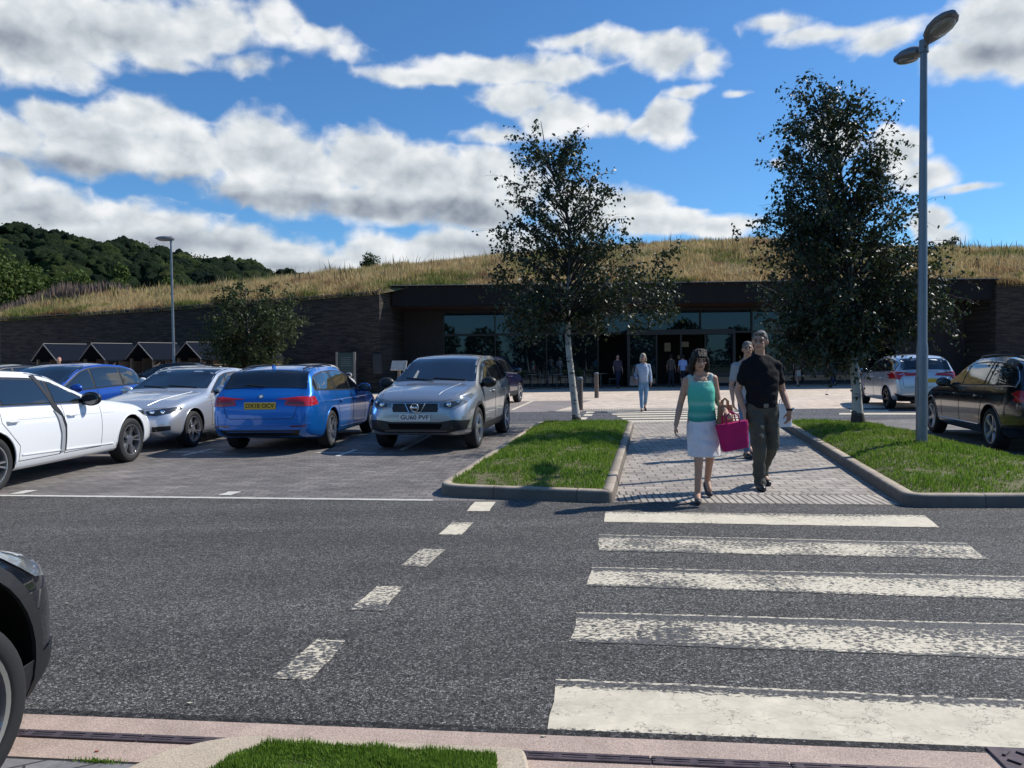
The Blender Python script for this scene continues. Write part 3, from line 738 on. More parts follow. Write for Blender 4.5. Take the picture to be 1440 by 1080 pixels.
# ------------------------------------------------------------------ roof meadow
CX = [-60, -33, -19.4, -13.9, -5.5, 0, 10.6, 14.8, 22, 28.7, 36, 60]
CZ = [5.5, 5.9, 6.2, 6.7, 7.35, 7.95, 8.65, 8.75, 8.2, 7.75, 7.5, 6.5]
ewx = [p[0] for p in PATHW]+[XL, XR+.3]+[p.x for p in rw]+[60]
ewy = [p[1] for p in PATHW]+[FY+.1, FY+.1]+[p.y for p in rw]+[32]
ewz = [z for z in TOPW]+[5.0, 5.0, 4.75, 4.72, 4.6, 4.2]
def edge_at(x): return np.interp(x, ewx, ewy), np.interp(x, ewx, ewz)
def roof_z(x, y):
    ey, ez = edge_at(x); cz = np.interp(x, CX, CZ); t = np.clip((y-ey)/13.5, 0, 1)
    z = ez+(cz-ez)*(1-(1-t)**1.7)+.02
    return z - np.clip(y-ey-14, 0, 100)*.03
gx = np.linspace(-60, 60, 121); gt = np.concatenate([[-.25], np.linspace(0.05, 13.5, 16), np.linspace(16, 60, 8)])
V = []; NX = len(gx)
for t_ in gt:
    for x in gx:
        ey, ez = edge_at(x); y = ey+t_+.15
        z = float(roof_z(x, y)); z += .18*noise.noise(Vector((x*.35, y*.35, 2)))*min(1, max(0, t_)/3)
        V.append((x, y, z if t_ > 0 else ez-.12))
Fc = [(j*NX+i, j*NX+i+1, (j+1)*NX+i+1, (j+1)*NX+i) for j in range(len(gt)-1) for i in range(NX-1)]
M_RSOIL = simple('roof_soil', (.16, .13, .06), .95, var=.4, vscale=2)
np_mesh('roof_hill', V, Fc, M_RSOIL, smooth=True, kind='structure')
def meadowmat():
    m, t = newmat('meadow_grass'); tc = t.a('ShaderNodeTexCoord').outputs['Object']
    ri = t.a('ShaderNodeNewGeometry').outputs['Random Per Island']
    n = t.noise(t.vm('MULTIPLY', tc, (.22, .30, .3)), 1.0, 5, .6); n2 = t.noise(tc, 1.1, 3, .6)
    sx = t.a('ShaderNodeSeparateXYZ'); t.set(sx, 0, tc)
    straw = t.ramp(ri, [(0, (.36, .25, .11)), (.5, (.54, .40, .19)), (1, (.72, .57, .32))])
    green = t.ramp(ri, [(0, (.09, .13, .03)), (.5, (.17, .20, .05)), (1, (.32, .30, .10))])
    rust = t.ramp(ri, [(0, (.16, .075, .045)), (1, (.34, .19, .10))])
    f = t.m('ADD', t.m('MULTIPLY', n, 1.0), t.m('MULTIPLY', t.m('SUBTRACT', n2, .5), .5))
    f = t.m('ADD', f, t.mr(sx.outputs[0], -16, -30, 0, .10))
    c = t.mix(t.mr(f, .50, .62), straw, green)
    c = t.mix(t.mr(t.noise(t.vm('MULTIPLY', tc, (.35, .5, .3)), 1.3, 3, .5), .56, .66, 0, .8), c, rust)
    t.set(t.b, 'Base Color', c); t.b.inputs['Roughness'].default_value = .7; t.b.inputs['Specular IOR Level'].default_value = .2
    tr = t.a('ShaderNodeBsdfTranslucent'); t.set(tr, 0, c); mx = t.a('ShaderNodeMixShader'); mx.inputs[0].default_value = .4
    t.l.new(t.b.outputs[0], mx.inputs[1]); t.l.new(tr.outputs[0], mx.inputs[2]); t.l.new(mx.outputs[0], t.out.inputs[0])
    return m
M_MEAD = meadowmat()
def meadow(n, tmin, tmax, h0, h1, w0, w1, lean, name, mat, xr=(-40, 40), keepf=None):
    x = RNG.uniform(*xr, n); tt_ = tmin+(tmax-tmin)*RNG.uniform(0, 1, n)**1.25
    ey, ez = edge_at(x); y = ey+tt_+.02
    nz = np.array([noise.noise(Vector((a*.5, b*.5, 7))) for a, b in zip(x, y)])
    nz2 = np.array([noise.noise(Vector((a*1.6, b*1.6, 9))) for a, b in zip(x, y)])
    h = RNG.uniform(h0, h1, n)*(1+.55*nz+.35*nz2)
    if keepf is not None:
        ok = keepf(x, y, nz); x, y, h = x[ok], y[ok], h[ok]
    z = roof_z(x, y)-.12
    return blades(name, x, y, z, np.clip(h, .12, 2)+.1, RNG.uniform(w0, w1, len(x)), lean, mat)
meadow(230000, 0, 15, .16, .46, .02, .045, .6, 'meadow_grass', M_MEAD)
meadow(26000, -.1, .9, .14, .34, .02, .04, .6, 'meadow_grass', M_MEAD, xr=(-40, 36))
meadow(2600, 2, 14, .5, .85, .03, .06, .3, 'tall_weeds', simple('weed_stems', (.22, .17, .08), .8, var=.4, vscale=1), keepf=lambda x, y, nz: nz > .05)
M_FIRE = simple('willowherb_flowers', (.14, .095, .075), .8, var=.3, vscale=2)
M_YEL = simple('ragwort_flowers', (.30, .25, .08), .8, var=.3, vscale=2)
meadow(5000, 5, 14, .6, .95, .05, .10, .12, 'willowherb', M_FIRE, xr=(-36, -24.5), keepf=lambda x, y, nz: (nz > -.1) | (x < -29))
meadow(420, 4, 10, .4, .7, .05, .09, .12, 'ragwort', M_YEL, xr=(-28, -16), keepf=lambda x, y, nz: nz > .1)

# ------------------------------------------------------------------ foliage
def leafmat(name, c1, c2, tr_=.2, rough=.38, spec=.5):
    m, t = newmat(name); ri = t.a('ShaderNodeNewGeometry').outputs['Random Per Island']
    c = t.mix(ri, c4(c1), c4(c2)); t.set(t.b, 'Base Color', c); t.b.inputs['Roughness'].default_value = rough; t.b.inputs['Specular IOR Level'].default_value = spec
    tr = t.a('ShaderNodeBsdfTranslucent'); t.set(tr, 0, t.mix(.5, c, (.10, .14, .02, 1))); mx = t.a('ShaderNodeMixShader'); mx.inputs[0].default_value = tr_
    t.l.new(t.b.outputs[0], mx.inputs[1]); t.l.new(tr.outputs[0], mx.inputs[2]); t.l.new(mx.outputs[0], t.out.inputs[0])
    return m
M_LEAF = leafmat('birch_leaves', (.014, .024, .009), (.036, .052, .018), .12, .46, .4)
M_LEAF2 = leafmat('far_leaves', (.028, .044, .015), (.06, .08, .026), .15, .6, .25)
def leaves(name, C, size, mat, parent=None, hang=.5, **kw):
    C = np.asarray(C); n = len(C)
    d = RNG.normal(0, 1, (n, 3)); d[:, 2] -= hang*1.5; d /= np.linalg.norm(d, axis=1)[:, None]
    q = RNG.normal(0, 1, (n, 3)); s = np.cross(d, q); s /= np.linalg.norm(s, axis=1)[:, None]; nn_ = np.cross(d, s)
    L = (size*RNG.uniform(.7, 1.3, n))[:, None]
    p0 = C; p1 = C+d*L*.4+s*L*.38+nn_*L*.08; p2 = C+d*L*1.05; p3 = C+d*L*.4-s*L*.38+nn_*L*.08
    V = np.stack([p0, p1, p2, p3], 1).reshape(-1, 3); i = np.arange(n)[:, None]*4
    T = np.concatenate([i+[0, 1, 2], i+[0, 2, 3]], 1).reshape(-1, 3)
    return np_mesh(name, V, T, mat, parent, **kw)
def barkmat():
    m, t = newmat('birch_bark'); tc = t.a('ShaderNodeTexCoord').outputs['Object']
    n = t.noise(t.vm('MULTIPLY', tc, (6, 6, 30)), 1.0, 5, .7); n2 = t.noise(t.vm('MULTIPLY', tc, (3, 3, 4)), 1.0, 3, .6)
    s = t.a('ShaderNodeSeparateXYZ'); t.set(s, 0, tc)
    base = t.mr(s.outputs[2], .35, .02, 0, .35)
    dark = t.mr(t.m('ADD', t.m('ADD', t.m('MULTIPLY', n, .6), t.m('MULTIPLY', n2, .5)), base), .60, .66)
    thin = t.mr(s.outputs[2], 2.5, 3.8, 0, .95)
    c = t.mix(t.m('MAXIMUM', dark, thin), (.50, .47, .42, 1), (.05, .042, .036, 1)); t.set(t.b, 'Base Color', c); t.b.inputs['Roughness'].default_value = .7
    bn = t.a('ShaderNodeBump'); bn.inputs['Strength'].default_value = .6; bn.inputs['Distance'].default_value = .01; t.set(bn, 'Height', n); t.set(t.b, 'Normal', bn.outputs[0])
    return m
M_BARK = barkmat()
def bez(a, b, c, n): return [a*(1-t)**2+b*2*t*(1-t)+c*t*t for t in [k/n for k in range(n+1)]]
def birch(name, base, trunk, env, nprim, nsub, nleaf, size, label, seed, forks=(), group=None, leaf=None, droop=.25, z0=1.7, dep=.85, r0=.085, extra=(), ylo=0.0, xoff=0):
    """trunk: (dx, dz) points; env: rows (z, left, right) of the crown outline"""
    rs = random.Random(seed); root = empty(name, base, label=label, cat='tree', group=group)
    T = [Vector((dx, 0, dz)) for dx, dz in trunk]; H = T[-1].z
    def tr_at(z):
        for a, b in zip(T[:-1], T[1:]):
            if a.z <= z <= b.z: return a.lerp(b, (z-a.z)/(b.z-a.z))
        return T[-1].copy()
    mb = MB(); pts = []; k = 26
    for i in range(k+1):
        z = H*i/k; p = tr_at(z); p += Vector((noise.noise(Vector((z*.9, seed, 0)))*.06, noise.noise(Vector((z*.9, seed, 5)))*.08, 0))*min(1, z); pts.append(p)
    rad = [r0*(1-.93*(i/k))+(.5*r0 if i == 0 else .12*r0 if i == 1 else 0) for i in range(k+1)]
    mb.tube(pts, rad, 12)
    for f in forks:                      # light heavy limbs seen below the crown
        A = tr_at(f[0]); mb.tube(bez(A, A+Vector((f[1]*.35, f[2]*.5, f[3]*.35)), A+Vector((f[1], f[2], f[3])), 6), [r0*.5*(1-.11*i) for i in range(7)], 8)
    mb.build('trunk', M_BARK, root, smooth=60)
    zz = [e[0] for e in env]; LL = [e[1] for e in env]; RR = [e[2] for e in env]
    br = MB(); C = []
    allp = []
    for i in range(nprim):
        zt = rs.uniform(zz[0], zz[-1]) if i % 3 else rs.uniform(zz[0], zz[0]+(zz[-1]-zz[0])*.65)
        phi = rs.uniform(0, 2*math.pi); c, s = math.cos(phi), math.sin(phi); c = math.copysign(abs(c)**.55, c)
        L = np.interp(zt, zz, LL); Rr = np.interp(zt, zz, RR); mid = (Rr-L)/2; rad_ = (Rr+L)/2
        q = rs.uniform(.55, 1.0)
        tip = Vector((tr_at(zt).x*0+xoff+mid+rad_*c*q, rad_*dep*s*q, zt))
        start = tr_at(max(z0, min(H*.95, zt-rs.uniform(.35, .9)-.25*rad_)))
        midp = start.lerp(tip, .5)+Vector((0, 0, .25*rs.random()*rad_))
        P = bez(start, midp, tip, 6); br.tube(P, [max(.004, .022*(1-j/6.5)*(.5+rad_*.3)) for j in range(7)], 5, cap=False); allp.append(P)
    for P in allp:
        Lg = sum((P[i+1]-P[i]).length for i in range(6))
        for j in range(nsub):
            t = rs.uniform(.25, 1.0); f = t*6; i = min(5, int(f)); p = P[i].lerp(P[i+1], f-i)
            d = Vector((rs.gauss(0, 1), rs.gauss(0, 1), rs.gauss(0, .7)+.2)).normalized()+(P[i+1]-P[i]).normalized()*.6
            ln = rs.uniform(.2, .55); e = p+d*ln; e.z -= droop*ln*rs.random()*2
            Q = bez(p, p.lerp(e, .5)+Vector((0, 0, .08)), e+Vector((0, 0, -droop*.4)), 3); br.tube(Q, [.005, .004, .003, .002], 3, cap=False)
            m_ = max(1, int(nleaf*rs.uniform(.5, 1.5)))
            for _ in range(m_):
                u = rs.random()*3; a = min(2, int(u)); b = Q[a].lerp(Q[a+1], u-a)
                C.append((b.x+rs.gauss(0, .045), b.y+rs.gauss(0, .045), b.z+rs.gauss(0, .05)))
    for (x, y, z, sp, n) in extra:       # hanging tresses
        for _ in range(n): 
            u = rs.random(); C.append((x+rs.gauss(0, sp*.45), y+rs.gauss(0, sp*.5), z-u*sp*1.6+rs.gauss(0, .05)))
    br.build('branches', simple('twig_bark', (.04, .032, .028), .8), root)
    leaves('crown', C, size, leaf or M_LEAF, root)
    print(name, 'leaves', len(C))
    return root
# birch on the left island
b1 = G(812, 586, .2); s1 = 1080/b1.y
def EV(rows, px0, py0, s): return [((py0-y)/s, (px0-l)/s, (r-px0)/s) for y, l, r in rows]
gz = ground_z(BVL, b1.x, b1.y)
birch('birch_tree', (b1.x, b1.y, gz-.03), [(0, 0), (-.10, .9), (-.2, 2.2), (-.17, 3.2), (-.15, 4.5), (-.5, 5.6), (-.75, 6.75)],
      EV([(448, 730, 850), (425, 705, 900), (400, 702, 938), (375, 692, 945), (345, 690, 915), (315, 702, 880), (280, 712, 868), (240, 716, 848), (205, 722, 828), (182, 745, 800)][::1], 812, 587, s1),
      175, 7, 12, .076, 'birch with pale forked trunk and open crown on the left grass island', 3,
      forks=[(2.35, .95, .1, .95), (2.3, -.45, .1, .6), (2.7, .3, -.3, .8)], z0=2.35, xoff=0,
      extra=[(-1.15, .2, 2.4, .35, 130), (-1.45, -.3, 2.6, .3, 60), (1.35, 0, 2.6, .35, 110), (1.7, .2, 2.8, .3, 90), (2.2, 0, 4.1, .18, 40), (-.85, 0, 6.75, .1, 24), (1.95, 0, 3.9, .32, 200), (2.0, .1, 3.4, .4, 280), (1.7, -.2, 3.0, .4, 260), (1.3, 0, 3.6, .4, 250), (2.0, 0, 2.8, .3, 160), (-1.6, .2, 4.4, .35, 160), (-1.7, -.1, 3.6, .35, 200)])
b2 = G(1207, 597, .2); s2 = 1080/b2.y; gz = ground_z(BVR, b2.x, b2.y)
birch('birch_tree', (b2.x, b2.y, gz-.03), [(0, 0), (-.06, .8), (-.14, 1.8), (-.15, 3.2), (-.35, 4.8), (-.75, 5.9), (-1.0, 6.45)],
      EV([(505, 1100, 1170), (485, 1085, 1215), (465, 1075, 1290), (450, 1070, 1318), (410, 1062, 1320), (370, 1052, 1318), (330, 1058, 1300), (300, 1062, 1285), (270, 1088, 1275), (230, 1095, 1268), (190, 1100, 1250), (155, 1112, 1225), (125, 1120, 1165)][::1], 1207, 597, s2),
      290, 8, 14, .070, 'larger dense birch with crown hanging low behind the grey lamp post', 11,
      forks=[(2.0, .5, .1, 1.0), (2.2, -.6, 0, 1.0)], z0=1.5, droop=.35, r0=.095,
      extra=[(-.9, .2, 1.9, .4, 220), (.9, 0, 2.4, .4, 220), (-.5, .5, 1.95, .4, 180), (1.45, 0, 2.6, .4, 200), (-1.02, 0, 6.5, .12, 40), (-1.2, 0, 5.6, .2, 60), (-2.3, 0, 3.7, .12, 20)])
# small tree by the stone wall
b3 = AT(352, 545, 30.5); b3.z = 0; s3 = 1080/30.5
birch('young_tree', (b3.x, b3.y, 0), [(0, 0), (.02, 1.2), (0, 2.4), (-.1, 3.6), (-.1, 4.6)],
      EV([(508, 325, 385), (490, 300, 405), (465, 295, 425), (440, 290, 438), (415, 298, 432), (400, 315, 415), (388, 330, 385)], 355, 551, s3),
      150, 8, 12, .10, 'small round leafy tree standing in front of the left stone wall', 21, z0=1.2, r0=.07, leaf=M_LEAF2)
# bush on the roof
def bush(name, c, r, n, size, mat, label, cat='bush', group=None, squash=1.0, stems=True):
    root = empty(name, c, label=label, cat=cat, group=group); P = []
    for _ in range(9):
        P.append((RNG.normal(0, r*.42), RNG.normal(0, r*.42), abs(RNG.normal(r*.75*squash, r*.3*squash)), r*RNG.uniform(.35, .6)))
    C = []
    for k in range(n):
        x, y, z, q = P[k % 9]; v = RNG.normal(0, 1, 3); v /= np.linalg.norm(v); rr = q*RNG.uniform(.6, 1.05)
        C.append((x+v[0]*rr, y+v[1]*rr, max(.02, z+v[2]*rr*squash)))
    leaves('foliage', C, size, mat, root, hang=.1)
    mb = MB()
    for x, y, z, q in P: mb.tube([(0, 0, 0), (x*.5, y*.5, z*.6), (x, y, z)], [.04*r, .03*r, .01*r], 5)
    mb.build('stem', simple('twig_bark', (.04, .032, .028), .8), root); return root
p = AT(519, 381, 49); bush('roof_bush', (p.x, 49, float(roof_z(np.float64(p.x), 49.0))), .7, 1500, .12, M_LEAF2, 'round dark green bush growing on the crest of the grass roof')
p = AT(1345, 352, 48); bush('roof_bush', (p.x-1, 47, float(roof_z(np.float64(p.x), 47.0))-.1), .6, 900, .12, M_LEAF2, 'low bush on the grass roof right of the lamp post')
# shrubs behind the far left of the roof
M_SHR = leafmat('shrub_leaves', (.05, .085, .02), (.11, .14, .04), .25, .7, .2)
for i, (px, py, r) in enumerate(((15, 392, 3.0), (50, 402, 2.2), (88, 398, 2.0), (118, 404, 1.8), (147, 396, 1.5), (210, 403, 1.2), (245, 402, 1.3), (-25, 385, 3.3))):
    p = AT(px, py+6, 72); 
    bush('shrub', (p.x, 72+(i % 3)*2, p.z-r*1.1), r, 2600, .34, M_SHR, ['tall pale green shrub rising behind the roof grass at the far left', 'leafy shrub right of the tallest far left shrub', 'bushy shrub behind the pink roof flowers', 'short shrub behind the roof flowers', 'pointed pale shrub just left of the roof grass middle', 'low shrub behind the roof grass left of the lamp', 'low shrub behind the roof grass beside the small lamp', 'shrub cut off by the left picture edge'][i], group='shrubs behind the roof', squash=1.25)

# ------------------------------------------------------------------ wooded hill
HX = [(-260, 296), (-120, 308), (0, 328), (40, 324), (75, 336), (130, 350), (175, 349), (230, 360), (290, 369), (340, 378), (390, 388), (430, 394), (470, 404), (700, 420)]
HD = 420.0
hp = [AT(a, b, HD) for a, b in HX]; hxs = [p.x for p in hp]; hzs = [p.z-7 for p in hp]
def hill_z(x, y):
    top = np.interp(x, hxs, hzs); t = np.clip((y-190)/(HD-190), 0, 1); return top*(t**.8) if True else 0
gx = np.linspace(-900, 150, 80); gy = np.concatenate([np.linspace(150, 420, 20), [520, 800]])
V = [(x, y, float(hill_z(x, min(y, 420)))-.5) for y in gy for x in gx]; NX = len(gx)
Fc = [(j*NX+i, j*NX+i+1, (j+1)*NX+i+1, (j+1)*NX+i) for j in range(len(gy)-1) for i in range(NX-1)]
np_mesh('hill', V, Fc, simple('hill_ground', (.03, .045, .015), .95), smooth=True, kind='structure')
def woodmat():
    m, t = newmat('far_wood'); tc = t.a('ShaderNodeTexCoord').outputs['Object']
    ri = t.a('ShaderNodeNewGeometry').outputs['Random Per Island']
    n = t.noise(tc, .8, 6, .75)
    c = t.ramp(ri, [(0, (.008, .018, .009)), (.5, (.018, .032, .012)), (.85, (.030, .046, .014)), (1, (.05, .062, .018))])
    cc = t.vm('SCALE', c); t.set(cc.node, 'Scale', t.mr(n, .35, .65, .45, 1.4)); t.set(t.b, 'Base Color', cc); t.b.inputs['Roughness'].default_value = .9; t.b.inputs['Specular IOR Level'].default_value = .1
    bn = t.a('ShaderNodeBump'); bn.inputs['Strength'].default_value = 1; bn.inputs['Distance'].default_value = 1.5; t.set(bn, 'Height', n); t.set(t.b, 'Normal', bn.outputs[0])
    return m
M_WOOD = woodmat()
def ico(sub):
    bm = bmesh.new(); bmesh.ops.create_icosphere(bm, subdivisions=sub, radius=1); bm.verts.ensure_lookup_table()
    V = np.array([v.co[:] for v in bm.verts]); Fc = np.array([[v.index for v in f.verts] for f in bm.faces]); bm.free(); return V, Fc
IV, IF = ico(4)
variants = []
for s in range(6):
    d = np.array([1+.26*noise.noise(Vector(v)*1.6+Vector((s*7, 0, 0)))+.20*noise.noise(Vector(v)*4.5+Vector((0, s*5, 0)))+.14*noise.noise(Vector(v)*11+Vector((0, 0, s*3))) for v in IV])
    d += RNG.normal(0, .035, len(d)); variants.append(IV*d[:, None])
VV = []; FF = []; off = 0; cnt = 0
for k in range(1500):
    y = RNG.uniform(200, 424) if k % 2 else RNG.uniform(340, 428); x = RNG.uniform(-.86*y, -.08*y)
    z = float(hill_z(x, min(y, 420)))
    r = RNG.uniform(3.0, 7.6)*(.75 if y < 300 else 1)
    s = camo_px = (720+1080*x/y, 513-1080*(z+r-CH)/y)
    if s[1] > 408 or s[0] < -120: continue
    if cnt >= 430: break
    v = variants[k % 6]*np.array([r, r, r*RNG.uniform(.8, 1.1)]); a = RNG.uniform(0, 6.28)
    v = v@np.array([[math.cos(a), -math.sin(a), 0], [math.sin(a), math.cos(a), 0], [0, 0, 1]])
    VV.append(v+np.array([x, y, z+r*.75])); FF.append(IF+off); off += len(IV); cnt += 1
np_mesh('woodland', np.concatenate(VV), np.concatenate(FF), M_WOOD, smooth=False, kind='stuff', label='dense dark green wood covering the far hillside')
print('crowns', cnt)
# leaf sprays break the skyline of the wood
C = []
for k in range(26000):
    x = RNG.uniform(-330, -110); z = np.interp(x, hxs, hzs)+7; C.append((x, HD+RNG.normal(0, 3), z+RNG.normal(-1.5, 1.8)+1.5*noise.noise(Vector((x*.08, 0, 0)))))
leaves('woodland_leaves', C, 1.0, M_LEAF2, hang=0, kind='stuff')

# woods behind the camera, seen only in the glass
C = []
for k in range(9):
    cx = -26+k*7.5+RNG.normal(0, 1); cy = -32+RNG.normal(0, 3); r = RNG.uniform(2.2, 3.6); zc = RNG.uniform(2.6, 4.2)
    v = RNG.normal(0, 1, (1500, 3)); v /= np.linalg.norm(v, axis=1)[:, None]; C.append(v*r*RNG.uniform(.7, 1.05, (1500, 1))*np.array([1, 1, 1.1])+np.array([cx, cy, zc]))
    C.append(np.stack([RNG.uniform(cx-4, cx+4, 500), cy+RNG.normal(0, 1, 500), RNG.uniform(0, 2.5, 500)], 1))
leaves('hedge', np.concatenate(C), .5, M_LEAF2, hang=0, kind='stuff')

# ------------------------------------------------------------------ lamp posts
M_GALV = simple('galvanised_steel', (.20, .22, .24), .5, metal=.7, var=.15, vscale=6)
M_HEAD = simple('lamp_housing', (.16, .165, .175), .45, metal=.3, var=.1)
M_LENS = simple('lamp_lens', (.22, .22, .21), .15, spec=.6)
def lamp_head(parent, M):
    # a flat tear-drop housing: lofted along x from the arm (0) to the tip (L)
    def loft(rows, name, mat):
        mb = MB(); rings = []
        for x, w, zt, zb in rows:
            ring = []
            for k in range(16):
                a = 2*math.pi*k/16; y = math.cos(a)*w; s = math.sin(a); z = zt*s if s > 0 else zb*s
                ring.append(mb.bm.verts.new(M @ Vector((x, y, z))))
            rings.append(ring)
        for A, B in zip(rings[:-1], rings[1:]):
            for k in range(16): mb.bm.faces.new((A[k], A[(k+1) % 16], B[(k+1) % 16], B[k]))
        mb.bm.faces.new(rings[0]); mb.bm.faces.new(rings[-1][::-1]); return mb.build(name, mat, parent, smooth=40)
    h = loft([(0, .05, .05, .04), (.06, .09, .075, .045), (.16, .145, .10, .05), (.32, .175, .11, .05), (.48, .165, .095, .05), (.60, .12, .07, .04), (.68, .05, .035, .02)], 'lamp_head', M_HEAD)
    mb = MB(); mb.bm.verts.ensure_lookup_table()
    pts = [(.14+.24*(1-math.cos(math.pi*k/24))*1.0, 0) for k in range(25)]
    top = []; V = []
    n = 28
    for j, (s, z) in enumerate(((1, -.035), (.9, -.062), (.6, -.076), (.25, -.082))):
        V.append([mb.bm.verts.new(M @ Vector((.39+.235*s*math.cos(2*math.pi*k/n), .135*s*math.sin(2*math.pi*k/n), z))) for k in range(n)])
    for A, B in zip(V[:-1], V[1:]):
        for k in range(n): mb.bm.faces.new((A[k], A[(k+1) % n], B[(k+1) % n], B[k]))
    mb.bm.faces.new(V[-1]); l = mb.build('lens', M_LENS, h, smooth=True)
    return h
def lamp_post(base, H, arms, label, rz, r=.075, group='street lamps in the car park'):
    root = empty('street_lamp', base, rz, label, 'lamp post', group)
    mb = MB(); mb.tube([(0, 0, -.05), (0, 0, 1.35), (0, 0, 1.45), (0, 0, H*.9), (0, 0, H)], [r, r, r*.86, r*.62, r*.6], 20)
    mb.build('pole', M_GALV, root, smooth=40)
    mb = MB(); mb.box((0, -r*.93, .75), (.085, .02, .42), bev=.006); mb.build('access_door', M_GALV, root)
    mb = MB(); mb.cyl((0, 0, H-.12), (0, 0, H+.05), r*.85, r*.8, 16); mb.build('cap', M_GALV, root, smooth=40)
    for a, tilt, reach in arms:
        M = Matrix.Rotation(a, 4, 'Z')
        mb = MB(); mb.tube([M @ Vector((0, 0, H-.05)), M @ Vector((reach*.5, 0, H-.05+reach*.5*math.tan(tilt))), M @ Vector((reach+.04, 0, H-.05+reach*math.tan(tilt)))], .028, 10)
        mb.build('arm', M_GALV, root, smooth=True)
        lamp_head(root, M @ Matrix.Translation((reach, 0, H-.05+reach*math.tan(tilt))) @ Matrix.Rotation(-tilt, 4, 'Y'))
    return root
lb = G(1296, 628, .2); gz = ground_z(BVR, lb.x, lb.y)
lamp_post((lb.x, lb.y, gz-.02), 5.62-gz+.2, [(0, R(8), .16), (math.pi, R(8), .16)], 'tall grey twin headed lamp post rising from the right grass island', math.atan2(-1.03, -.10))
lamp_post((AT(245, 520, 28.7).x, 28.7, 0), 6.15, [(math.pi, R(3), -.12)], 'slim single headed lamp post in front of the left stone wall', R(0), r=.06)

# ------------------------------------------------------------------ bollards, kiosks, signs
M_BOL = simple('bollard_timber', (.13, .10, .08), .6, var=.25, vscale=12)
def bollard(px, py, label):
    p = G(px, py); root = empty('bollard', (p.x, p.y, 0), label=label, cat='bollard', group='timber bollards at the plaza edge')
    mb = MB(); mb.cyl((0, 0, 0), (0, 0, .86), .08, .08, 18); mb.cyl((0, 0, .86), (0, 0, .885), .068, .068, 18); mb.build('post', M_BOL, root, smooth=40)
    mb = MB(); mb.cyl((0, 0, .885), (0, 0, .945), .08, .08, 18); mb.cyl((0, 0, .945), (0, 0, .965), .08, .055, 18); mb.build('cap', M_GALV, root, smooth=40)
bollard(816, 577, 'nearer round post bollard beside the left birch trunk, at the road edge')
bollard(839, 559.5, 'farther round post bollard standing on the pale plaza')
M_SLATE = simple('kiosk_slate', (.008, .011, .020), .95, spec=.08, var=.2, vscale=6)
M_KT = simple('kiosk_timber', (.16, .12, .09), .7, var=.3, vscale=9)
M_FLASH = simple('lead_flashing', (.20, .19, .18), .6, metal=.1)
KR = R(-28)
KL = ['leftmost', 'second from the left', 'middle', 'fourth from the left', 'rightmost, by the small tree,']
for i, px in enumerate((66, 133, 199, 266, 336)):
    p = AT(px, 500, 33.2)
    root = empty('gabled_kiosk', (p.x, 33.2, 0), KR, KL[i]+' of the small slate roofed kiosks by the stone wall', 'kiosk', 'gabled kiosks along the stone wall')
    w, d, e, r_ = 1.55, 1.7, 1.72, 2.32
    for x in (-w/2+.05, w/2-.05):
        for y in (0.05, d-.05): MB().box((x, y, e/2), (.1, .1, e)).build('post', M_KT, root)
    mb = MB(); mb.box((0, d-.02, e/2), (w, .04, e)); mb.box((-w/2, d/2+.3, e/2), (.04, d-.6, e)); mb.box((w/2, d/2+.3, e/2), (.04, d-.6, e)); mb.box((0, .5, .9), (w-.1, .4, .06)); mb.build('panelling', M_KT, root)
    mb = MB(); ov = .14; t_ = .06
    for s in (-1, 1):
        sl_ = (r_-e)/(w/2); xe = s*(w/2+ov); ze = e-ov*sl_
        q = [(0, r_), (xe, ze), (xe, ze+t_), (0, r_+t_)]
        mb.prism(q, -.12, d+.1, 'XZ')
    mb.build('roof', M_SLATE, root)
    mb = MB()
    for s in (-1, 1):
        mb.tube([(0, -.15, r_+.05), (s*(w/2+ov), -.15, e-ov*sl_+.04)], .022, 6)
    mb.tube([(0, -.15, r_+.08), (0, d+.1, r_+.08)], .016, 6)
    mb.build('barge_board', M_FLASH, root)
# notice board, plaque, leaning sign
p = AT(487, 545, 34.9); root = empty('notice_board', (p.x, 34.9, 0), label='tall dark green notice board between two grey posts by the stone wall', cat='notice board')
for s in (-1, 1): MB().box((s*.40, 0, .95), (.1, .1, 1.92)).build('post', simple('grey_post', (.20, .19, .18), .6), root)
mb = MB(); mb.box((0, 0, 1.05), (.68, .05, 1.65)); pn = mb.build('panel', simple('board_green', (.018, .045, .05), .4), root)
mb = MB()
for k in range(5): mb.box((0, -.028, 1.65-.09*k), (.5-.06*(k % 2), .006, .025))
mb.build('lettering', simple('board_letters', (.10, .14, .15), .6), pn)
p = AT(530, 500, 35.45); MB().box((0, 0, 0), (.42, .05, .95), bev=.01).build('wall_plaque', simple('plaque_dark', (.012, .014, .02), .3), loc=(p.x, 35.5, 1.35), label='dark rectangular plaque fixed near the right end of the stone wall', cat='plaque')
p = AT(561, 520, 30); root = empty('information_sign', (p.x, 30, 0), R(-10), 'pale sloping information panel on a post behind the silver car', 'sign')
mb = MB(); mb.box((0, 0, .55), (.1, .1, 1.1)); mb.build('post', M_BOL, root)
mb = MB(); mb.box((0, 0, 1.3), (.62, .04, .42), Matrix.Rotation(R(-30), 3, 'X'), bev=.01); mb.build('panel', simple('sign_pale', (.42, .40, .36), .5, var=.2, vscale=7), root)
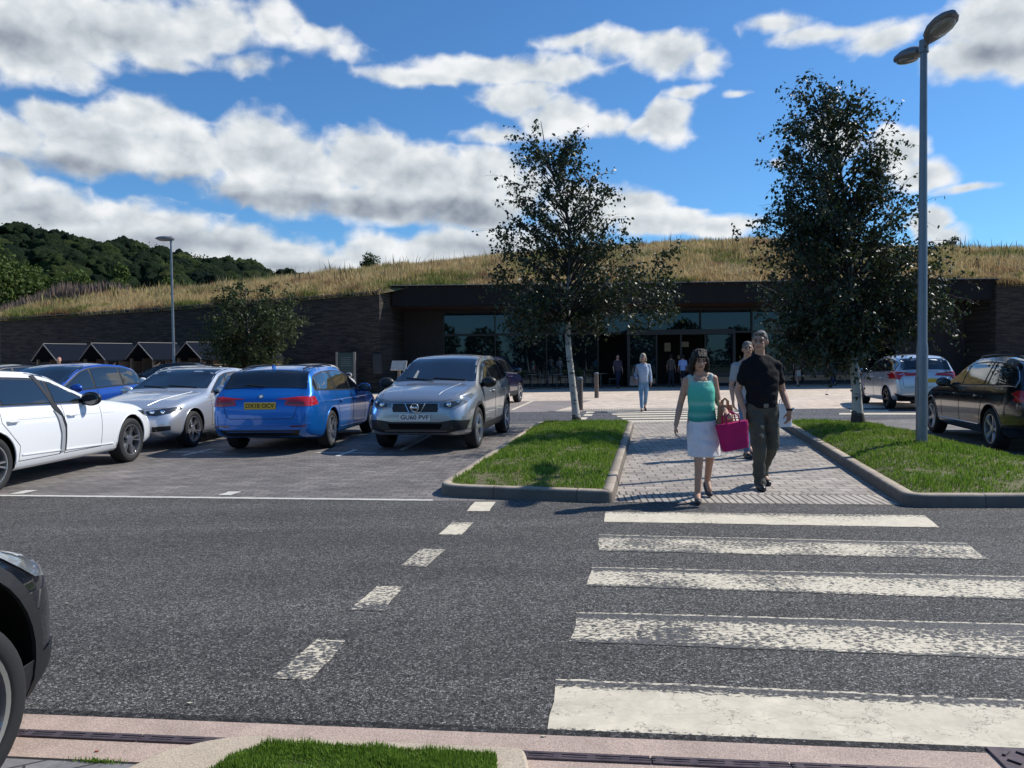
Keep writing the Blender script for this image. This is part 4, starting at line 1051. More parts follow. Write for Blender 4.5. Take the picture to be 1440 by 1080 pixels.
# ================================================================== CARS
def paintmat(name, col, metal=.0, rough=.28, coat=1.0, spec=.5):
    return simple(name, col, rough, metal, spec, coat=coat, coatr=.03)
M_WHITE = paintmat('paint_white', (.78, .79, .80), 0, .3)
M_SILV = paintmat('paint_silver', (.42, .44, .46), .75, .32)
M_SILV2 = paintmat('paint_light_silver', (.60, .62, .65), .6, .30)
M_BLUE = paintmat('paint_blue', (.008, .145, .52), .45, .28)
M_BLUE2 = paintmat('paint_royal_blue', (.008, .065, .36), .3, .3)
M_PURP = paintmat('paint_dark_violet', (.012, .011, .055), .4, .3)
M_BLACK = paintmat('paint_black', (.006, .007, .010), .1, .2)
M_NAVY = paintmat('paint_near_black', (.004, .006, .012), .2, .25)
M_WGL = simple('car_glass', (.010, .013, .016), .03, 0, .9, coat=.6, coatr=.02)
M_TRIM = simple('black_trim', (.012, .012, .013), .45)
M_CLAD = simple('grey_cladding', (.011, .0115, .013), .6, var=.1, vscale=30)
M_CHR = simple('chrome', (.75, .76, .78), .12, 1.0)
M_TYRE = simple('tyre_rubber', (.014, .014, .015), .75, bump=.2, bscale=200)
M_RIM = simple('alloy_silver', (.50, .51, .53), .28, .85)
M_RIMD = simple('alloy_dark', (.05, .05, .055), .35, .7)
M_DISC = simple('wheel_inner', (.018, .018, .02), .6, .3)
M_RED = simple('tail_lens', (.42, .008, .012), .12, 0, .6, coat=.8)
M_REDD = simple('tail_lens_dark', (.14, .006, .010), .15, 0, .6, coat=.8)
M_HL = simple('headlamp_lens', (.20, .22, .24), .08, .3, .9, coat=1)
M_HLD = simple('headlamp_bezel', (.03, .032, .035), .15, .2, .8, coat=1)
M_BULB = simple('headlamp_reflector', (.75, .77, .8), .1, 1.0)
M_PLW = simple('plate_white', (.68, .68, .66), .4); M_PLY = simple('plate_yellow', (.62, .40, .03), .4)
M_INK = simple('plate_ink', (.01, .01, .01), .5); M_HOLE = simple('arch_liner', (.006, .006, .006), .95, spec=.1)

def text_mesh(txt, h, depth=.002, bold=True):
    cu = bpy.data.curves.new('t', 'FONT'); cu.body = txt; cu.size = h; cu.extrude = depth/2; cu.align_x = 'CENTER'; cu.align_y = 'CENTER'
    cu.offset = h*.012 if bold else 0
    o = bpy.data.objects.new('t', cu); TMP.collection.objects.link(o)
    TMP.view_layers[0].update(); dg = TMP.view_layers[0].depsgraph; me = bpy.data.meshes.new_from_object(o.evaluated_get(dg))
    bpy.data.objects.remove(o); return me

class Car:
    def __init__(s, name, sp, paint, label, cat='car', group='cars in the car park'):
        s.sp = sp; L = sp['L']; s.L = L; s.paint = paint
        s.root = empty(name, label=label, cat=cat, group=group)
        f = lambda rows: ([L/2-r[0] for r in rows][::-1], [r[1] for r in rows][::-1])
        s.tx, s.tz = f(sp['top']); s.bx, s.bz = f(sp['belt']); s.wx, s.ww = f(sp['wid']); s.ox, s.oz = f(sp['bot'])
        s.tum = sp.get('tumble', .36); s.arch = sp['r']+sp.get('gap', .045)
        s.fx = L/2-sp['fo']; s.rx = s.fx-sp['wb']
        s.hull()
    def _i(s, X, Z, x, sm=.035):
        return float(np.mean([np.interp(x+d, X, Z) for d in (-sm, -sm/2, 0, sm/2, sm)]))
    def top(s, x):
        e = min(s.L/2-abs(x), .2)
        return s._i(s.tx, s.tz, x, max(.002, min(.06, e*.3)))
    def belt(s, x): return s._i(s.bx, s.bz, x, .1)
    def wid(s, x): return s._i(s.wx, s.ww, x, max(.002, min(.08, (s.L/2-abs(x))*.4)))
    def bot(s, x): return s._i(s.ox, s.oz, x, .03)
    def ring(s, x):
        w = s.wid(x); zb = s.bot(x); zt0 = s.top(x); crown = .045 if zt0 > 1.2 else .035
        bl = min(s.belt(x), zt0-crown-.035); bl = max(bl, zb+(zt0-zb)*.55)
        H = bl-zb; P = [(0, zb), (.45*w, zb), (.80*w, zb), (.91*w, zb+.02*1), (.955*w, zb+.06)]
        for t, k in ((.22, .982), (.34, .992), (.46, .999), (.58, 1.0), (.70, .999), (.80, .992), (.88, .980), (.95, .962), (1.0, .945)):
            P.append((w*k, zb+max(H*t, .07+.01*t*10)) if H*t > .07 else (w*k, zb+H*t+.01))
        yb, h = .945*w, max(zt0-crown-bl, .01)
        yt = yb-s.tum*max(0, h-.03)-.035
        cr = min(.09, h*.45)
        for t in (.12, .35, .6, .8): P.append((yb+(yt-yb)*t**1.15, bl+(h-cr*.0)*t*(1-cr/h*.35)))
        P.append((yt-.012, bl+h*.93)); P.append((yt-.045, bl+h+crown*.18)); yt2 = yt-.045
        bow = s.sp.get('bow', .13)
        for q in (.85, .7, .5, .3, .15, 0):
            xx = x+bow*(q*q) * (1 if x > (s.fx+s.rx)/2 else -.7) * min(1, max(0, (zt0-.95)/.2) if x < s.L/2-.2 else 0)
            zc = s.top(max(-s.L/2, min(s.L/2, xx)))
            base = bl+h+crown*.18; P.append((yt2*q, base+(zc-base)*(1-q**2.2) if zc > base else zc-(.0)*q))
        return P
    def hull(s):
        L = s.L; e = [0, .006, .02, .045, .08, .13, .19, .26]
        xs = [L/2-a for a in e]+list(np.linspace(L/2-.34, -L/2+.34, 74))+[-L/2+a for a in e[::-1]]
        rings = []
        bm = bmesh.new()
        for x in xs:
            P = s.ring(x); n = len(P); half = P
            # the very ends are pulled in a little in height for a rounded nose and tail
            rg = [bm.verts.new((x, y, z)) for y, z in half]+[bm.verts.new((x, -y, z)) for y, z in half[1:-1][::-1]]
            rings.append(rg)
        for A, B in zip(rings[:-1], rings[1:]):
            n = len(A)
            for k in range(n): bm.faces.new((A[k], A[(k+1) % n], B[(k+1) % n], B[k]))
        bm.faces.new(rings[0][::-1]); bm.faces.new(rings[-1])
        bmesh.ops.recalc_face_normals(bm, faces=bm.faces)
        # smooth only along the nose and tail to lose facets
        me = bpy.data.meshes.new('body'); bm.to_mesh(me)
        s.bvh = BVHTree.FromBMesh(bm); bm.free()
        me.polygons.foreach_set('use_smooth', [True]*len(me.polygons)); me.set_sharp_from_angle(angle=R(42))
        o = link_mesh('body', me, [s.paint, M_HOLE], s.root)
        cut = MB(); W = max(s.ww)
        for x in (s.fx, s.rx):
            for sd in (-1, 1):
                pts = []
                r = s.arch; z0 = s.sp['r']+.01
                poly = [(x+r*math.cos(a), z0+r*math.sin(a)) for a in [math.pi*k/20 for k in range(21)]]+[(x-r*1.0, -.2), (x+r*1.0, -.2)]
                cut.prism(poly, sd*(W-.36) if sd > 0 else -(W+.3), sd*(W+.3) if sd > 0 else -(W-.36), 'XZ')
        co = cut.build('cut', M_HOLE); co.data.materials.clear(); co.data.materials.append(s.paint); co.data.materials.append(M_HOLE)
        co.data.polygons.foreach_set('material_index', [1]*len(co.data.polygons))
        md = o.modifiers.new('b', 'BOOLEAN'); md.operation = 'DIFFERENCE'; md.object = co; md.solver = 'EXACT'
        try: md.material_mode = 'TRANSFER'
        except Exception: pass
        bake(o); bpy.data.objects.remove(co)
        s.body = o
        for x in (s.fx, s.rx):                # arch lips
            for sd in (-1, 1):
                pts = []
                for k in range(25):
                    a = math.pi*(k/24*1.08-.04); px, pz = x+(s.arch+.006)*math.cos(a), s.sp['r']+.01+(s.arch+.006)*math.sin(a)
                    h = s.hit('side', px, pz, sd)
                    if h: pts.append(h[0]+h[1]*-.002)
                if s.sp.get('clad'):
                    pass
                elif len(pts) > 3:
                    mb = MB(); mb.tube(pts, .011, 6); mb.build('arch_lip', s.paint, s.root, smooth=True)
    def hit(s, view, u, v, sd=1):
        if view == 'side': o, d = Vector((u, sd*3, v)), Vector((0, -sd, 0))
        elif view == 'front': o, d = Vector((4, u, v)), Vector((-1, 0, 0))
        elif view == 'rear': o, d = Vector((-4, u, v)), Vector((1, 0, 0))
        else: o, d = Vector((u, v, 3)), Vector((0, 0, -1))
        r = s.bvh.ray_cast(o, d)
        if r[0] is None: 
            return None
        return r[0], r[1]
    def panel(s, name, view, poly, mat, off=.004, parent=None, sd=1, step=.03, **kw):
        poly = [Vector(p).to_2d() if not isinstance(p, Vector) else p for p in poly]
        # densify outline
        P = densify(poly, step)
        x0, x1 = min(p.x for p in P), max(p.x for p in P); y0, y1 = min(p.y for p in P), max(p.y for p in P)
        gx, gy = np.meshgrid(np.arange(x0+step*.6, x1, step), np.arange(y0+step*.6, y1, step)); gx, gy = gx.ravel(), gy.ravel()
        ok = inside(P, gx, gy) if len(gx) else np.zeros(0, bool); pts = list(P)+[Vector((a, b)) for a, b in zip(gx[ok], gy[ok])]
        N = len(P)
        r = geometry.delaunay_2d_cdt(pts, [(i, (i+1) % N) for i in range(N)], [], 1, 1e-5)
        vs, fs = r[0], r[2]; V = []
        for v in vs:
            h = s.hit(view, v.x, v.y, sd)
            if h is None: V.append(None)
            else:
                n = h[1]; V.append(h[0]+n*off)
        fs = [f for f in fs if all(V[i] is not None for i in f)]
        if not fs: return None
        used = sorted({i for f in fs for i in f}); mp = {i: k for k, i in enumerate(used)}
        bm = bmesh.new(); bv = [bm.verts.new(V[i]) for i in used]
        for f in fs:
            try: bm.faces.new([bv[mp[i]] for i in f])
            except ValueError: pass
        bmesh.ops.recalc_face_normals(bm, faces=bm.faces)
        # a rim folded back to the body gives the sheet thickness
        be = [e for e in bm.edges if len(e.link_faces) == 1]
        out = {'side': Vector((0, sd, 0)), 'front': Vector((1, 0, 0)), 'rear': Vector((-1, 0, 0)), 'top': Vector((0, 0, 1))}[view]
        sm = sum((f.normal.dot(out)*f.calc_area() for f in bm.faces))
        if sm < 0: bmesh.ops.reverse_faces(bm, faces=bm.faces)
        r = bmesh.ops.extrude_edge_only(bm, edges=be)
        for v in [g for g in r['geom'] if isinstance(g, bmesh.types.BMVert)]: v.co -= out*(off+.006)
        me = bpy.data.meshes.new(name); bm.to_mesh(me); bm.free()
        me.polygons.foreach_set('use_smooth', [True]*len(me.polygons)); me.set_sharp_from_angle(angle=R(40))
        return link_mesh(name, me, mat, parent or s.root, **kw)
    def line(s, name, view, pts, r, mat, sd=1, parent=None, off=0.0):
        pts = [Vector(p) for p in pts]; out = []
        for a, b in zip(pts[:-1], pts[1:]):
            n = max(1, int((b-a).length/.05))
            for k in range(n):
                q = a.lerp(b, k/n); h = s.hit(view, q.x, q.y, sd)
                if h: out.append(h[0]+h[1]*off)
        h = s.hit(view, pts[-1].x, pts[-1].y, sd)
        if h: out.append(h[0]+h[1]*off)
        if len(out) < 2: return None
        mb = MB(); mb.tube(out, r, 5); return mb.build(name, mat, parent or s.root)
    # features ----------------------------------------------------------
    def F(s, f): return s.L/2-f                      # distance from the nose -> x
    def side_windows(s, f0, f1, pillars, lo=.03, up=.085, chrome=False, both=True, kink=None):
        x1, x0 = s.F(f0), s.F(f1)
        def low(x): return s.belt(x)+lo
        def upz(x): return s.top(x)-up-.02
        def outline(a, b, ins=0):
            n = 26; U = []; Lw = []
            for k in range(n+1):
                x = a+(b-a)*k/n
                if upz(x)-ins > low(x)+ins+.01: U.append((x, upz(x)-ins)); Lw.append((x, low(x)+ins))
            if len(U) < 3: return None
            if kink and abs(b-x1) > .0: pass
            return [Vector(p) for p in Lw]+[Vector(p) for p in U[::-1]]
        for sd in ((1, -1) if both else (1,)):
            o = outline(x0, x1)
            if o is None: continue
            sur = s.panel('window_surround', 'side', o, M_TRIM, .004, sd=sd, step=.05)
            if chrome:
                c = outline(x0, x1, -.004)
                s.line('chrome_strip', 'side', [tuple(p) for p in c]+[tuple(c[0])], .007, M_CHR, sd=sd, off=.004)
            xs = [x0]+[s.F(p) for p in sorted(pillars, reverse=True)]+[x1]
            for a, b in zip(xs[:-1], xs[1:]):
                q = outline(a+(.03 if a != x0 else .025), b-(.03 if b != x1 else .025), .022)
                if q: s.panel('side_window', 'side', q, M_WGL, .009, sd=sd, step=.05)
    def screen(s, view, z0, z1, inset=.06, name='windscreen', mat=None, wipers=True, top_in=None):
        xs = np.linspace(s.L/2, 0, 400) if view == 'front' else np.linspace(-s.L/2, 0, 400)
        def xat(z):
            for x in xs:
                if s.top(x) >= z: return x
            return xs[-1]
        R_ = []; n = 8
        for k in range(n+1):
            z = z0+(z1-z0)*k/n; x = xat(z); w = s.wid(x)*.945; b = s.belt(x); y = w-s.tum*max(0, z-.07-b)-inset-.035; R_.append((y, z))
        crown = .02
        poly = [(y, z) for y, z in R_]+[(R_[-1][0]*q, z1+crown*(1-q*q)) for q in (.6, .2, -.2, -.6)]+[(-y, z) for y, z in R_[::-1]]+[(-R_[0][0]*q, z0+crown*(1-q*q)) for q in (.6, .2, -.2, -.6)]
        g = s.panel(name, view, poly, mat or M_WGL, .006, step=.045)
        if wipers:
            for a, b in (((.55, z0+.012), (-.02, z0+.05)), ((.0, z0+.012), (-.55, z0+.05))):
                if view == 'rear': a, b = (0, z0+.03), (.33, z0+.07)
                s.line('wiper', view, [a, b], .008, M_TRIM, off=.016)
                if view == 'rear': break
        return g
    def wheels(s, style=5, rim=M_RIM, steer=0.0, twin=False, rk=.70):
        r = s.sp['r']; W = max(s.ww); tw = .215
        for x in (s.fx, s.rx):
            for sd in (1, -1):
                y = sd*(W-.012-tw/2)
                M = Matrix.Translation((x, y, r)) @ Matrix.Rotation(steer if x == s.fx else 0, 4, 'Z') @ Matrix.Rotation(random.uniform(0, 6), 4, 'Y')
                q = sd
                rr = r*rk
                mb = MB(); mb.lathe([(rr*.96, -tw/2*.2*q), (rr*.96, q*.02), (.05, q*.02)], 'Y', n=28, M=None)
                mb.lathe([(rr*.60, q*.03), (rr*.58, q*.045), (.06, q*.05)], 'Y', n=28)
                wh = mb.build('wheel', M_DISC, s.root, smooth=40); wh.matrix_local = M
                mb = MB(); h = tw/2
                mb.lathe([(rr*.97, -h*.9*q), (r*.90, -h*q), (r*.985, -h*.85*q), (r, -h*.55*q), (r, h*.5*q), (r*.985, h*.82*q), (r*.93, h*.97*q), (r*.83, h*.99*q), (rr*1.03, h*.93*q), (rr*.99, h*.8*q), (rr*.97, -h*.9*q)], 'Y', n=48)
                mb.build('tyre', M_TYRE, wh, smooth=50)
                mb = MB()
                mb.lathe([(rr*1.02, h*.88*q), (rr*1.01, h*.95*q), (rr*.95, h*.93*q), (rr*.93, h*.6*q), (rr*.95, -h*.2*q)], 'Y', n=48)
                for k in range(style):
                    a0 = 2*math.pi*k/style
                    for da in ((-.16, .16) if twin else (0,)):
                        wI, wO = (.011, .015) if twin else (.026, .036)
                        if style > 6: wI, wO = .014, .022
                        c0, c1 = a0+da*.35, a0+da
                        p0 = Vector((math.cos(c0), 0, math.sin(c0)))*.05; p1 = Vector((math.cos(c1), 0, math.sin(c1)))*rr*.95
                        t = Vector((-math.sin(a0), 0, math.cos(a0)))
                        yo0, yo1 = h*.62*q, h*.84*q
                        v = []
                        for (p, w_, yo) in ((p0, wI, yo0), (p1, wO, yo1)):
                            for sx, dy in ((-1, -.03*q), (-.7, 0), (.7, 0), (1, -.03*q)):
                                v.append(mb.bm.verts.new(p+t*w_*sx+Vector((0, yo+dy, 0))))
                        for j in range(3): mb.bm.faces.new((v[j], v[j+1], v[j+5], v[j+4]))
                        mb.bm.faces.new((v[3], v[0], v[4], v[7]))
                mb.lathe([(.075, h*.4*q), (.07, h*.68*q), (.04, h*.74*q), (.001, h*.74*q)], 'Y', n=20)
                mb.build('rim', rim, wh, smooth=35)
    def mirrors(s, f, z, col=None, size=1.0):
        for sd in (1, -1):
            x = s.F(f); h = s.hit('side', x, z-.05, sd); y0 = abs(h[0].y) if h else .8
            mb = MB(); mb.sphere((x, sd*(y0+.13), z), (.075*size, .125*size, .085*size), u=20, v=12)
            for v in mb.bm.verts:
                if v.co.x < x-.02: v.co.x = x-.02-(x-.02-v.co.x)*.15
            m_ = mb.build('mirror', col or s.paint, s.root, smooth=True)
            mb = MB(); mb.tube([(x, sd*(y0-.02), z-.07), (x, sd*(y0+.08), z-.05)], .022, 8)
            mb.build('mirror_arm', M_TRIM, m_, smooth=True)
            mb = MB(); mb.sphere((x-.03, sd*(y0+.13), z), (.008, .11*size, .07*size), u=16, v=8); mb.build('mirror_glass', M_WGL, m_, smooth=True)
    def seams(s, doors, sill=.36, top=None):
        for sd in (1, -1):
            for f0, f1 in doors:
                xa, xb = s.F(f0), s.F(f1); zt = lambda x: s.belt(x)+.015
                for x in (xa, xb):
                    if abs(x-s.rx) < s.arch+.03 and x == xb:      # follow the arch
                        pts = [(x, zt(x)), (x, s.sp['r']+s.arch+.10), (s.rx+s.arch+.06, s.sp['r']+.18), (s.rx+s.arch+.05, sill)]
                    else: pts = [(x, zt(x)), (x+.015, .62), (x, sill)]
                    s.line('door_seam', 'side', pts, .004, M_TRIM, sd=sd)
                s.line('door_seam', 'side', [(xa, sill), (max(xb, s.rx+s.arch+.05), sill)], .004, M_TRIM, sd=sd)
    def handles(s, fs, z, mat=None):
        for sd in (1, -1):
            for f in fs:
                x = s.F(f); h = s.hit('side', x, z, sd)
                if not h: continue
                n = h[1]; c = h[0]
                mb = MB(); mb.tube([c+Vector((-.09, 0, 0)), c+Vector((-.07, sd*.03, .0)), c+Vector((.07, sd*.03, 0)), c+Vector((.09, 0, 0))], .012, 8)
                mb.build('door_handle', mat or s.paint, s.root, smooth=True)
    def plate(s, view, z, txt, yellow=False, y=0.0):
        h = s.hit(view, y, z); 
        if not h: return
        d = 1 if view == 'front' else -1
        x = h[0].x+d*.012
        mb = MB(); mb.box((0, 0, 0), (.01, .52, .111), bev=.003); p = mb.build('number_plate', M_PLY if yellow else M_PLW, s.root); p.location = (x+d*.004, y, z)
        if not txt: return
        me = text_mesh(txt, .098, .002)
        M = Matrix((Vector((0, d, 0)), Vector((0, 0, 1)), Vector((d, 0, 0)))).transposed().to_4x4()
        w = max(v.co.x for v in me.vertices)-min(v.co.x for v in me.vertices); S = Matrix.Diagonal((.47/w, 1, 1, 1))
        me.transform(Matrix.Translation((d*.0065, 0, 0)) @ M @ S)
        link_mesh('plate_lettering', me, M_INK, p)
    def place(s, wheel, xy, phi):
        rz = R(90-phi); s.root.rotation_euler = (0, 0, rz)
        W = max(s.ww)-.01
        loc = {'FL': (s.fx, W), 'FR': (s.fx, -W), 'RL': (s.rx, W), 'RR': (s.rx, -W), 'C': (0, 0)}[wheel]
        c, n = math.cos(rz), math.sin(rz)
        s.root.location = (xy[0]-(loc[0]*c-loc[1]*n), xy[1]-(loc[0]*n+loc[1]*c), 0); return s
    def mir(s, name, view, poly, mat, off=.006, **kw):        # a panel and its mirror image (front or rear views)
        r = []
        for k in (1, -1): r.append(s.panel(name, view, [(y*k, z) for y, z in poly], mat, off, **kw))
        return r

def W_(w, L, nose=.66, tail=.74):
    return [(0, nose*w), (.03, nose*w+.06), (.10, .86*w), (.25, .935*w), (.5, .98*w), (.85, w), (L-1.0, w), (L-.5, .975*w), (L-.2, .93*w), (L-.06, .87*w), (L-.015, .8*w), (L, tail*w)]
def bot_(L, a=.20): return [(0, a+.12), (.1, a+.04), (.5, a), (L-.6, a), (L-.15, a+.07), (L, a+.17)]
EST = dict(L=4.63, fo=.80, wb=2.81, r=.325, wid=W_(.905, 4.63), bot=bot_(4.63),
           top=[(0, .52), (.015, .62), (.05, .70), (.14, .765), (.5, .87), (1.0, .945), (1.38, .99), (2.12, 1.345), (2.45, 1.42), (3.0, 1.445), (3.6, 1.43), (4.05, 1.375), (4.16, 1.34), (4.42, 1.03), (4.52, .965), (4.59, .90), (4.62, .7), (4.63, .45)],
           belt=[(0, .5), (.4, .76), (1.3, .90), (2.5, .93), (3.6, .965), (4.2, .99), (4.6, .93)])
SAL = dict(L=4.92, fo=.84, wb=2.86, r=.335, wid=W_(.925, 4.92, .62), bot=bot_(4.92),
           top=[(0, .48), (.02, .58), (.07, .68), (.2, .78), (.6, .90), (1.2, .985), (1.62, 1.02), (2.4, 1.37), (2.75, 1.44), (3.3, 1.465), (3.9, 1.45), (4.4, 1.36), (4.52, 1.31), (4.75, 1.05), (4.86, .97), (4.9, .75), (4.92, .5)],
           belt=[(0, .5), (.4, .78), (1.5, .93), (2.5, .955), (3.8, .99), (4.7, 1.0)])
HAT = dict(L=4.32, fo=.77, wb=2.69, r=.32, wid=W_(.885, 4.32), bot=bot_(4.32),
           top=[(0, .50), (.015, .60), (.05, .68), (.14, .745), (.5, .85), (1.0, .93), (1.42, .985), (2.15, 1.335), (2.45, 1.40), (3.0, 1.425), (3.6, 1.38), (3.88, 1.31), (4.12, 1.02), (4.22, .93), (4.29, .8), (4.32, .5)],
           belt=[(0, .5), (.4, .75), (1.3, .89), (2.5, .925), (3.6, .97), (4.2, .98)])
SUV = dict(L=4.33, fo=.86, wb=2.63, r=.345, wid=W_(.89, 4.33, .70), bot=bot_(4.33, .24), clad=True, tumble=.34,
           top=[(0, .60), (.012, .74), (.04, .84), (.12, .90), (.4, .99), (.8, 1.06), (1.1, 1.10), (1.85, 1.50), (2.15, 1.575), (2.7, 1.61), (3.3, 1.60), (3.75, 1.54), (3.95, 1.48), (4.18, 1.10), (4.26, 1.0), (4.31, .85), (4.33, .5)],
           belt=[(0, .6), (.3, .84), (1.1, .98), (2.4, 1.03), (3.3, 1.07), (4.2, 1.13)])
MPV = dict(L=3.95, fo=.74, wb=2.5, r=.31, wid=W_(.84, 3.95), bot=bot_(3.95, .2), tumble=.28,
           top=[(0, .55), (.015, .66), (.05, .76), (.15, .84), (.5, .96), (.85, 1.04), (1.65, 1.43), (1.95, 1.50), (2.5, 1.53), (3.1, 1.50), (3.5, 1.42), (3.62, 1.38), (3.82, 1.0), (3.9, .9), (3.94, .7), (3.95, .5)],
           belt=[(0, .55), (.3, .8), (1.0, .92), (2.5, .98), (3.8, 1.02)])

# --- silver crossover, nose towards the camera
c = Car('parked_car', SUV, M_SILV, 'silver crossover parked nose out beside the left grass island, with plate GU60 PVF')
c.side_windows(1.02, 4.02, (2.22, 3.25)); c.screen('front', 1.125, 1.515, .045); c.screen('rear', 1.14, 1.46, .06, 'rear_window')
c.wheels(5); c.mirrors(1.38, 1.10, M_TRIM, 1.12); c.seams([(1.28, 2.25), (2.25, 3.2)], .42); c.handles((2.08, 3.1), .93)
c.mir('headlight', 'front', [(.40, .735), (.52, .70), (.66, .71), (.80, .80), (.84, .90), (.80, .935), (.62, .865), (.42, .80)], M_HL, .007)
c.mir('headlight_bezel', 'front', [(.47, .745), (.58, .725), (.70, .77), (.74, .84), (.60, .825), (.48, .79)], M_HLD, .011)
for sd in (1, -1):
    for y, z, r in ((.56, .775, .042), (.68, .815, .034)):
        h = c.hit('front', y*sd, z); mb = MB(); mb.sphere(h[0]+Vector((.006, 0, 0)), (.016, r, r), u=18, v=10); mb.build('headlight_reflector', M_BULB, c.root, smooth=True)
c.panel('grille', 'front', [(-.37, .66), (.37, .66), (.385, .72), (.37, .795), (-.37, .795), (-.385, .72)], M_TRIM, .006)
for s in (1, -1): c.line('grille_chrome', 'front', [(s*.17, .80), (s*.14, .74), (s*.10, .66), (0, .655)], .012, M_CHR, off=.014)
h = c.hit('front', 0, .735)
mb = MB(); n = 24
pts = [h[0]+Vector((.03, .062*math.cos(2*math.pi*k/n), .062*math.sin(2*math.pi*k/n))) for k in range(n+1)]; mb.tube(pts, .008, 6, cap=False); mb.box(h[0]+Vector((.032, 0, 0)), (.012, .15, .03), bev=.004); mb.build('badge', M_CHR, c.root, smooth=30)
c.panel('lower_cladding', 'front', [(-.80, .38), (-.55, .33), (.55, .33), (.80, .38), (.84, .52), (.62, .535), (.40, .50), (-.40, .50), (-.62, .535), (-.84, .52)], M_TRIM, .008)
c.panel('lower_grille', 'front', [(-.42, .39), (.42, .39), (.46, .475), (-.46, .475)], M_HOLE, .013)
c.plate('front', .575, 'GU60 PVF')
for sd in (1, -1):
    c.panel('sill_cladding', 'side', [(c.rx+c.arch, .26), (c.fx-c.arch, .26), (c.fx-c.arch-.02, .40), (c.rx+c.arch+.02, .40)], M_CLAD, .008, sd=sd)
    for x in (c.fx, c.rx):
        A = [(x+c.arch*math.cos(a), c.sp['r']+.01+c.arch*math.sin(a)) for a in [math.pi*(k/18) for k in range(19)]]
        B = [(x+(c.arch+.055)*math.cos(a), c.sp['r']+.01+(c.arch+.055)*math.sin(a)) for a in [math.pi*(1-k/18) for k in range(19)]]
        c.panel('arch_cladding', 'side', A+B, M_CLAD, .012, sd=sd, step=.06)
c.line('bonnet_seam', 'top', [(c.F(.2), .62), (c.F(.6), .70), (c.F(1.05), .72)], .004, M_TRIM); c.line('bonnet_seam', 'top', [(c.F(.2), -.62), (c.F(.6), -.70), (c.F(1.05), -.72)], .004, M_TRIM)
c.line('bonnet_seam', 'front', [(-.64, .875), (-.4, .825), (0, .815), (.4, .825), (.64, .875)], .004, M_TRIM)
for s in (1, -1): c.line('bonnet_crease', 'top', [(c.F(.25), s*.34), (c.F(.7), s*.42), (c.F(1.1), s*.50)], .004, M_SILV)
c.mir('tail_light', 'rear', [(.52, 1.0), (.78, .95), (.82, 1.12), (.60, 1.12)], M_RED)
# parking papers inside the windscreen
c.panel('window_sticker', 'front', [(-.42, 1.17), (-.36, 1.17), (-.37, 1.29), (-.41, 1.31)], simple('paper', (.35, .36, .34), .6), .010)
c.place('FL', G(675, 629)[:2], 180+10)
QASH = c

# --- blue estate, tail towards the camera
c = Car('parked_car', EST, M_BLUE, 'bright blue estate parked tail out between two silver cars, yellow plate DX18 OCV')
c.side_windows(1.3, 4.26, (2.28, 3.22, 3.32), chrome=False); c.screen('front', 1.02, 1.38, .045); c.screen('rear', 1.055, 1.34, .05, 'rear_window')
c.wheels(5, twin=True); c.mirrors(1.72, .98, None, 1.0); c.seams([(1.42, 2.3), (2.3, 3.3)], .34); c.handles((2.15, 3.1), .80)
c.line('shoulder_crease', 'side', [(c.F(.9), .80), (c.F(2.5), .815), (c.F(4.3), .83)], .008, M_BLUE, sd=1); c.line('shoulder_crease', 'side', [(c.F(.9), .80), (c.F(2.5), .815), (c.F(4.3), .83)], .008, M_BLUE, sd=-1)
for sd in (1, -1):
    c.line('side_skirt_line', 'side', [(c.fx-c.arch-.05, .30), (c.rx+c.arch+.1, .33)], .012, M_BLUE, sd=sd)
    c.line('roof_rail', 'top', [(c.F(2.5), sd*.53), (c.F(3.0), sd*.545), (c.F(4.0), sd*.52)], .015, M_TRIM, off=.022)
    c.panel('tail_light', 'side', [(c.F(4.30), .80), (c.F(4.55), .78), (c.F(4.60), .86), (c.F(4.56), .93), (c.F(4.36), .925)], M_RED, .010, sd=sd)
c.mir('tail_light', 'rear', [(.40, .80), (.60, .78), (.80, .78), (.84, .86), (.80, .93), (.62, .92), (.42, .87)], M_RED, .012)
c.mir('tail_light_dark', 'rear', [(.44, .825), (.70, .81), (.72, .845), (.46, .85)], M_REDD, .017)
c.plate('rear', .79, 'DX18 OCV', True)
c.line('tailgate_seam', 'rear', [(-.66, .97), (-.56, .62), (-.50, .58), (.50, .58), (.56, .62), (.66, .97)], .005, M_TRIM)
c.line('bumper_line', 'rear', [(-.8, .50), (-.4, .47), (.4, .47), (.8, .50)], .010, M_BLUE)
c.panel('rear_valance', 'rear', [(-.60, .30), (.60, .30), (.66, .40), (-.66, .40)], M_TRIM, .008)
c.mir('reflector', 'rear', [(.50, .445), (.74, .455), (.74, .475), (.50, .465)], M_REDD, .008)
h = c.hit('rear', 0, .935)
for nm, r0_, r1_, mt, dx in (('badge', 0, .043, M_INK, .004), ('badge_rim', .036, .045, M_CHR, .007)):
    mb = MB(); Mq = Matrix.Translation(h[0]+h[1]*dx) @ h[1].to_track_quat('Z', 'Y').to_matrix().to_4x4(); mb.lathe([(max(r0_, .0005), .004), (r1_, .004), (r1_, -.004)], 'Z', M=Mq, n=24); mb.build(nm, mt, c.root)
mb = MB(); mb.lathe([(.0005, .006), (.026, .006), (.026, 0)], 'Z', M=Mq, n=24); mb.build('badge_centre', simple('badge_white', (.6, .65, .7), .3), c.root)
mb = MB(); h = c.hit('top', c.F(3.95), 0); mb.prism([(-.09, 0), (.07, 0), (.02, .05), (-.05, .065)], -.012, .012, 'XZ', M=Matrix.Translation(h[0])); mb.build('aerial', M_BLUE, c.root)
c.place('RR', G(469, 629)[:2], 3.5)

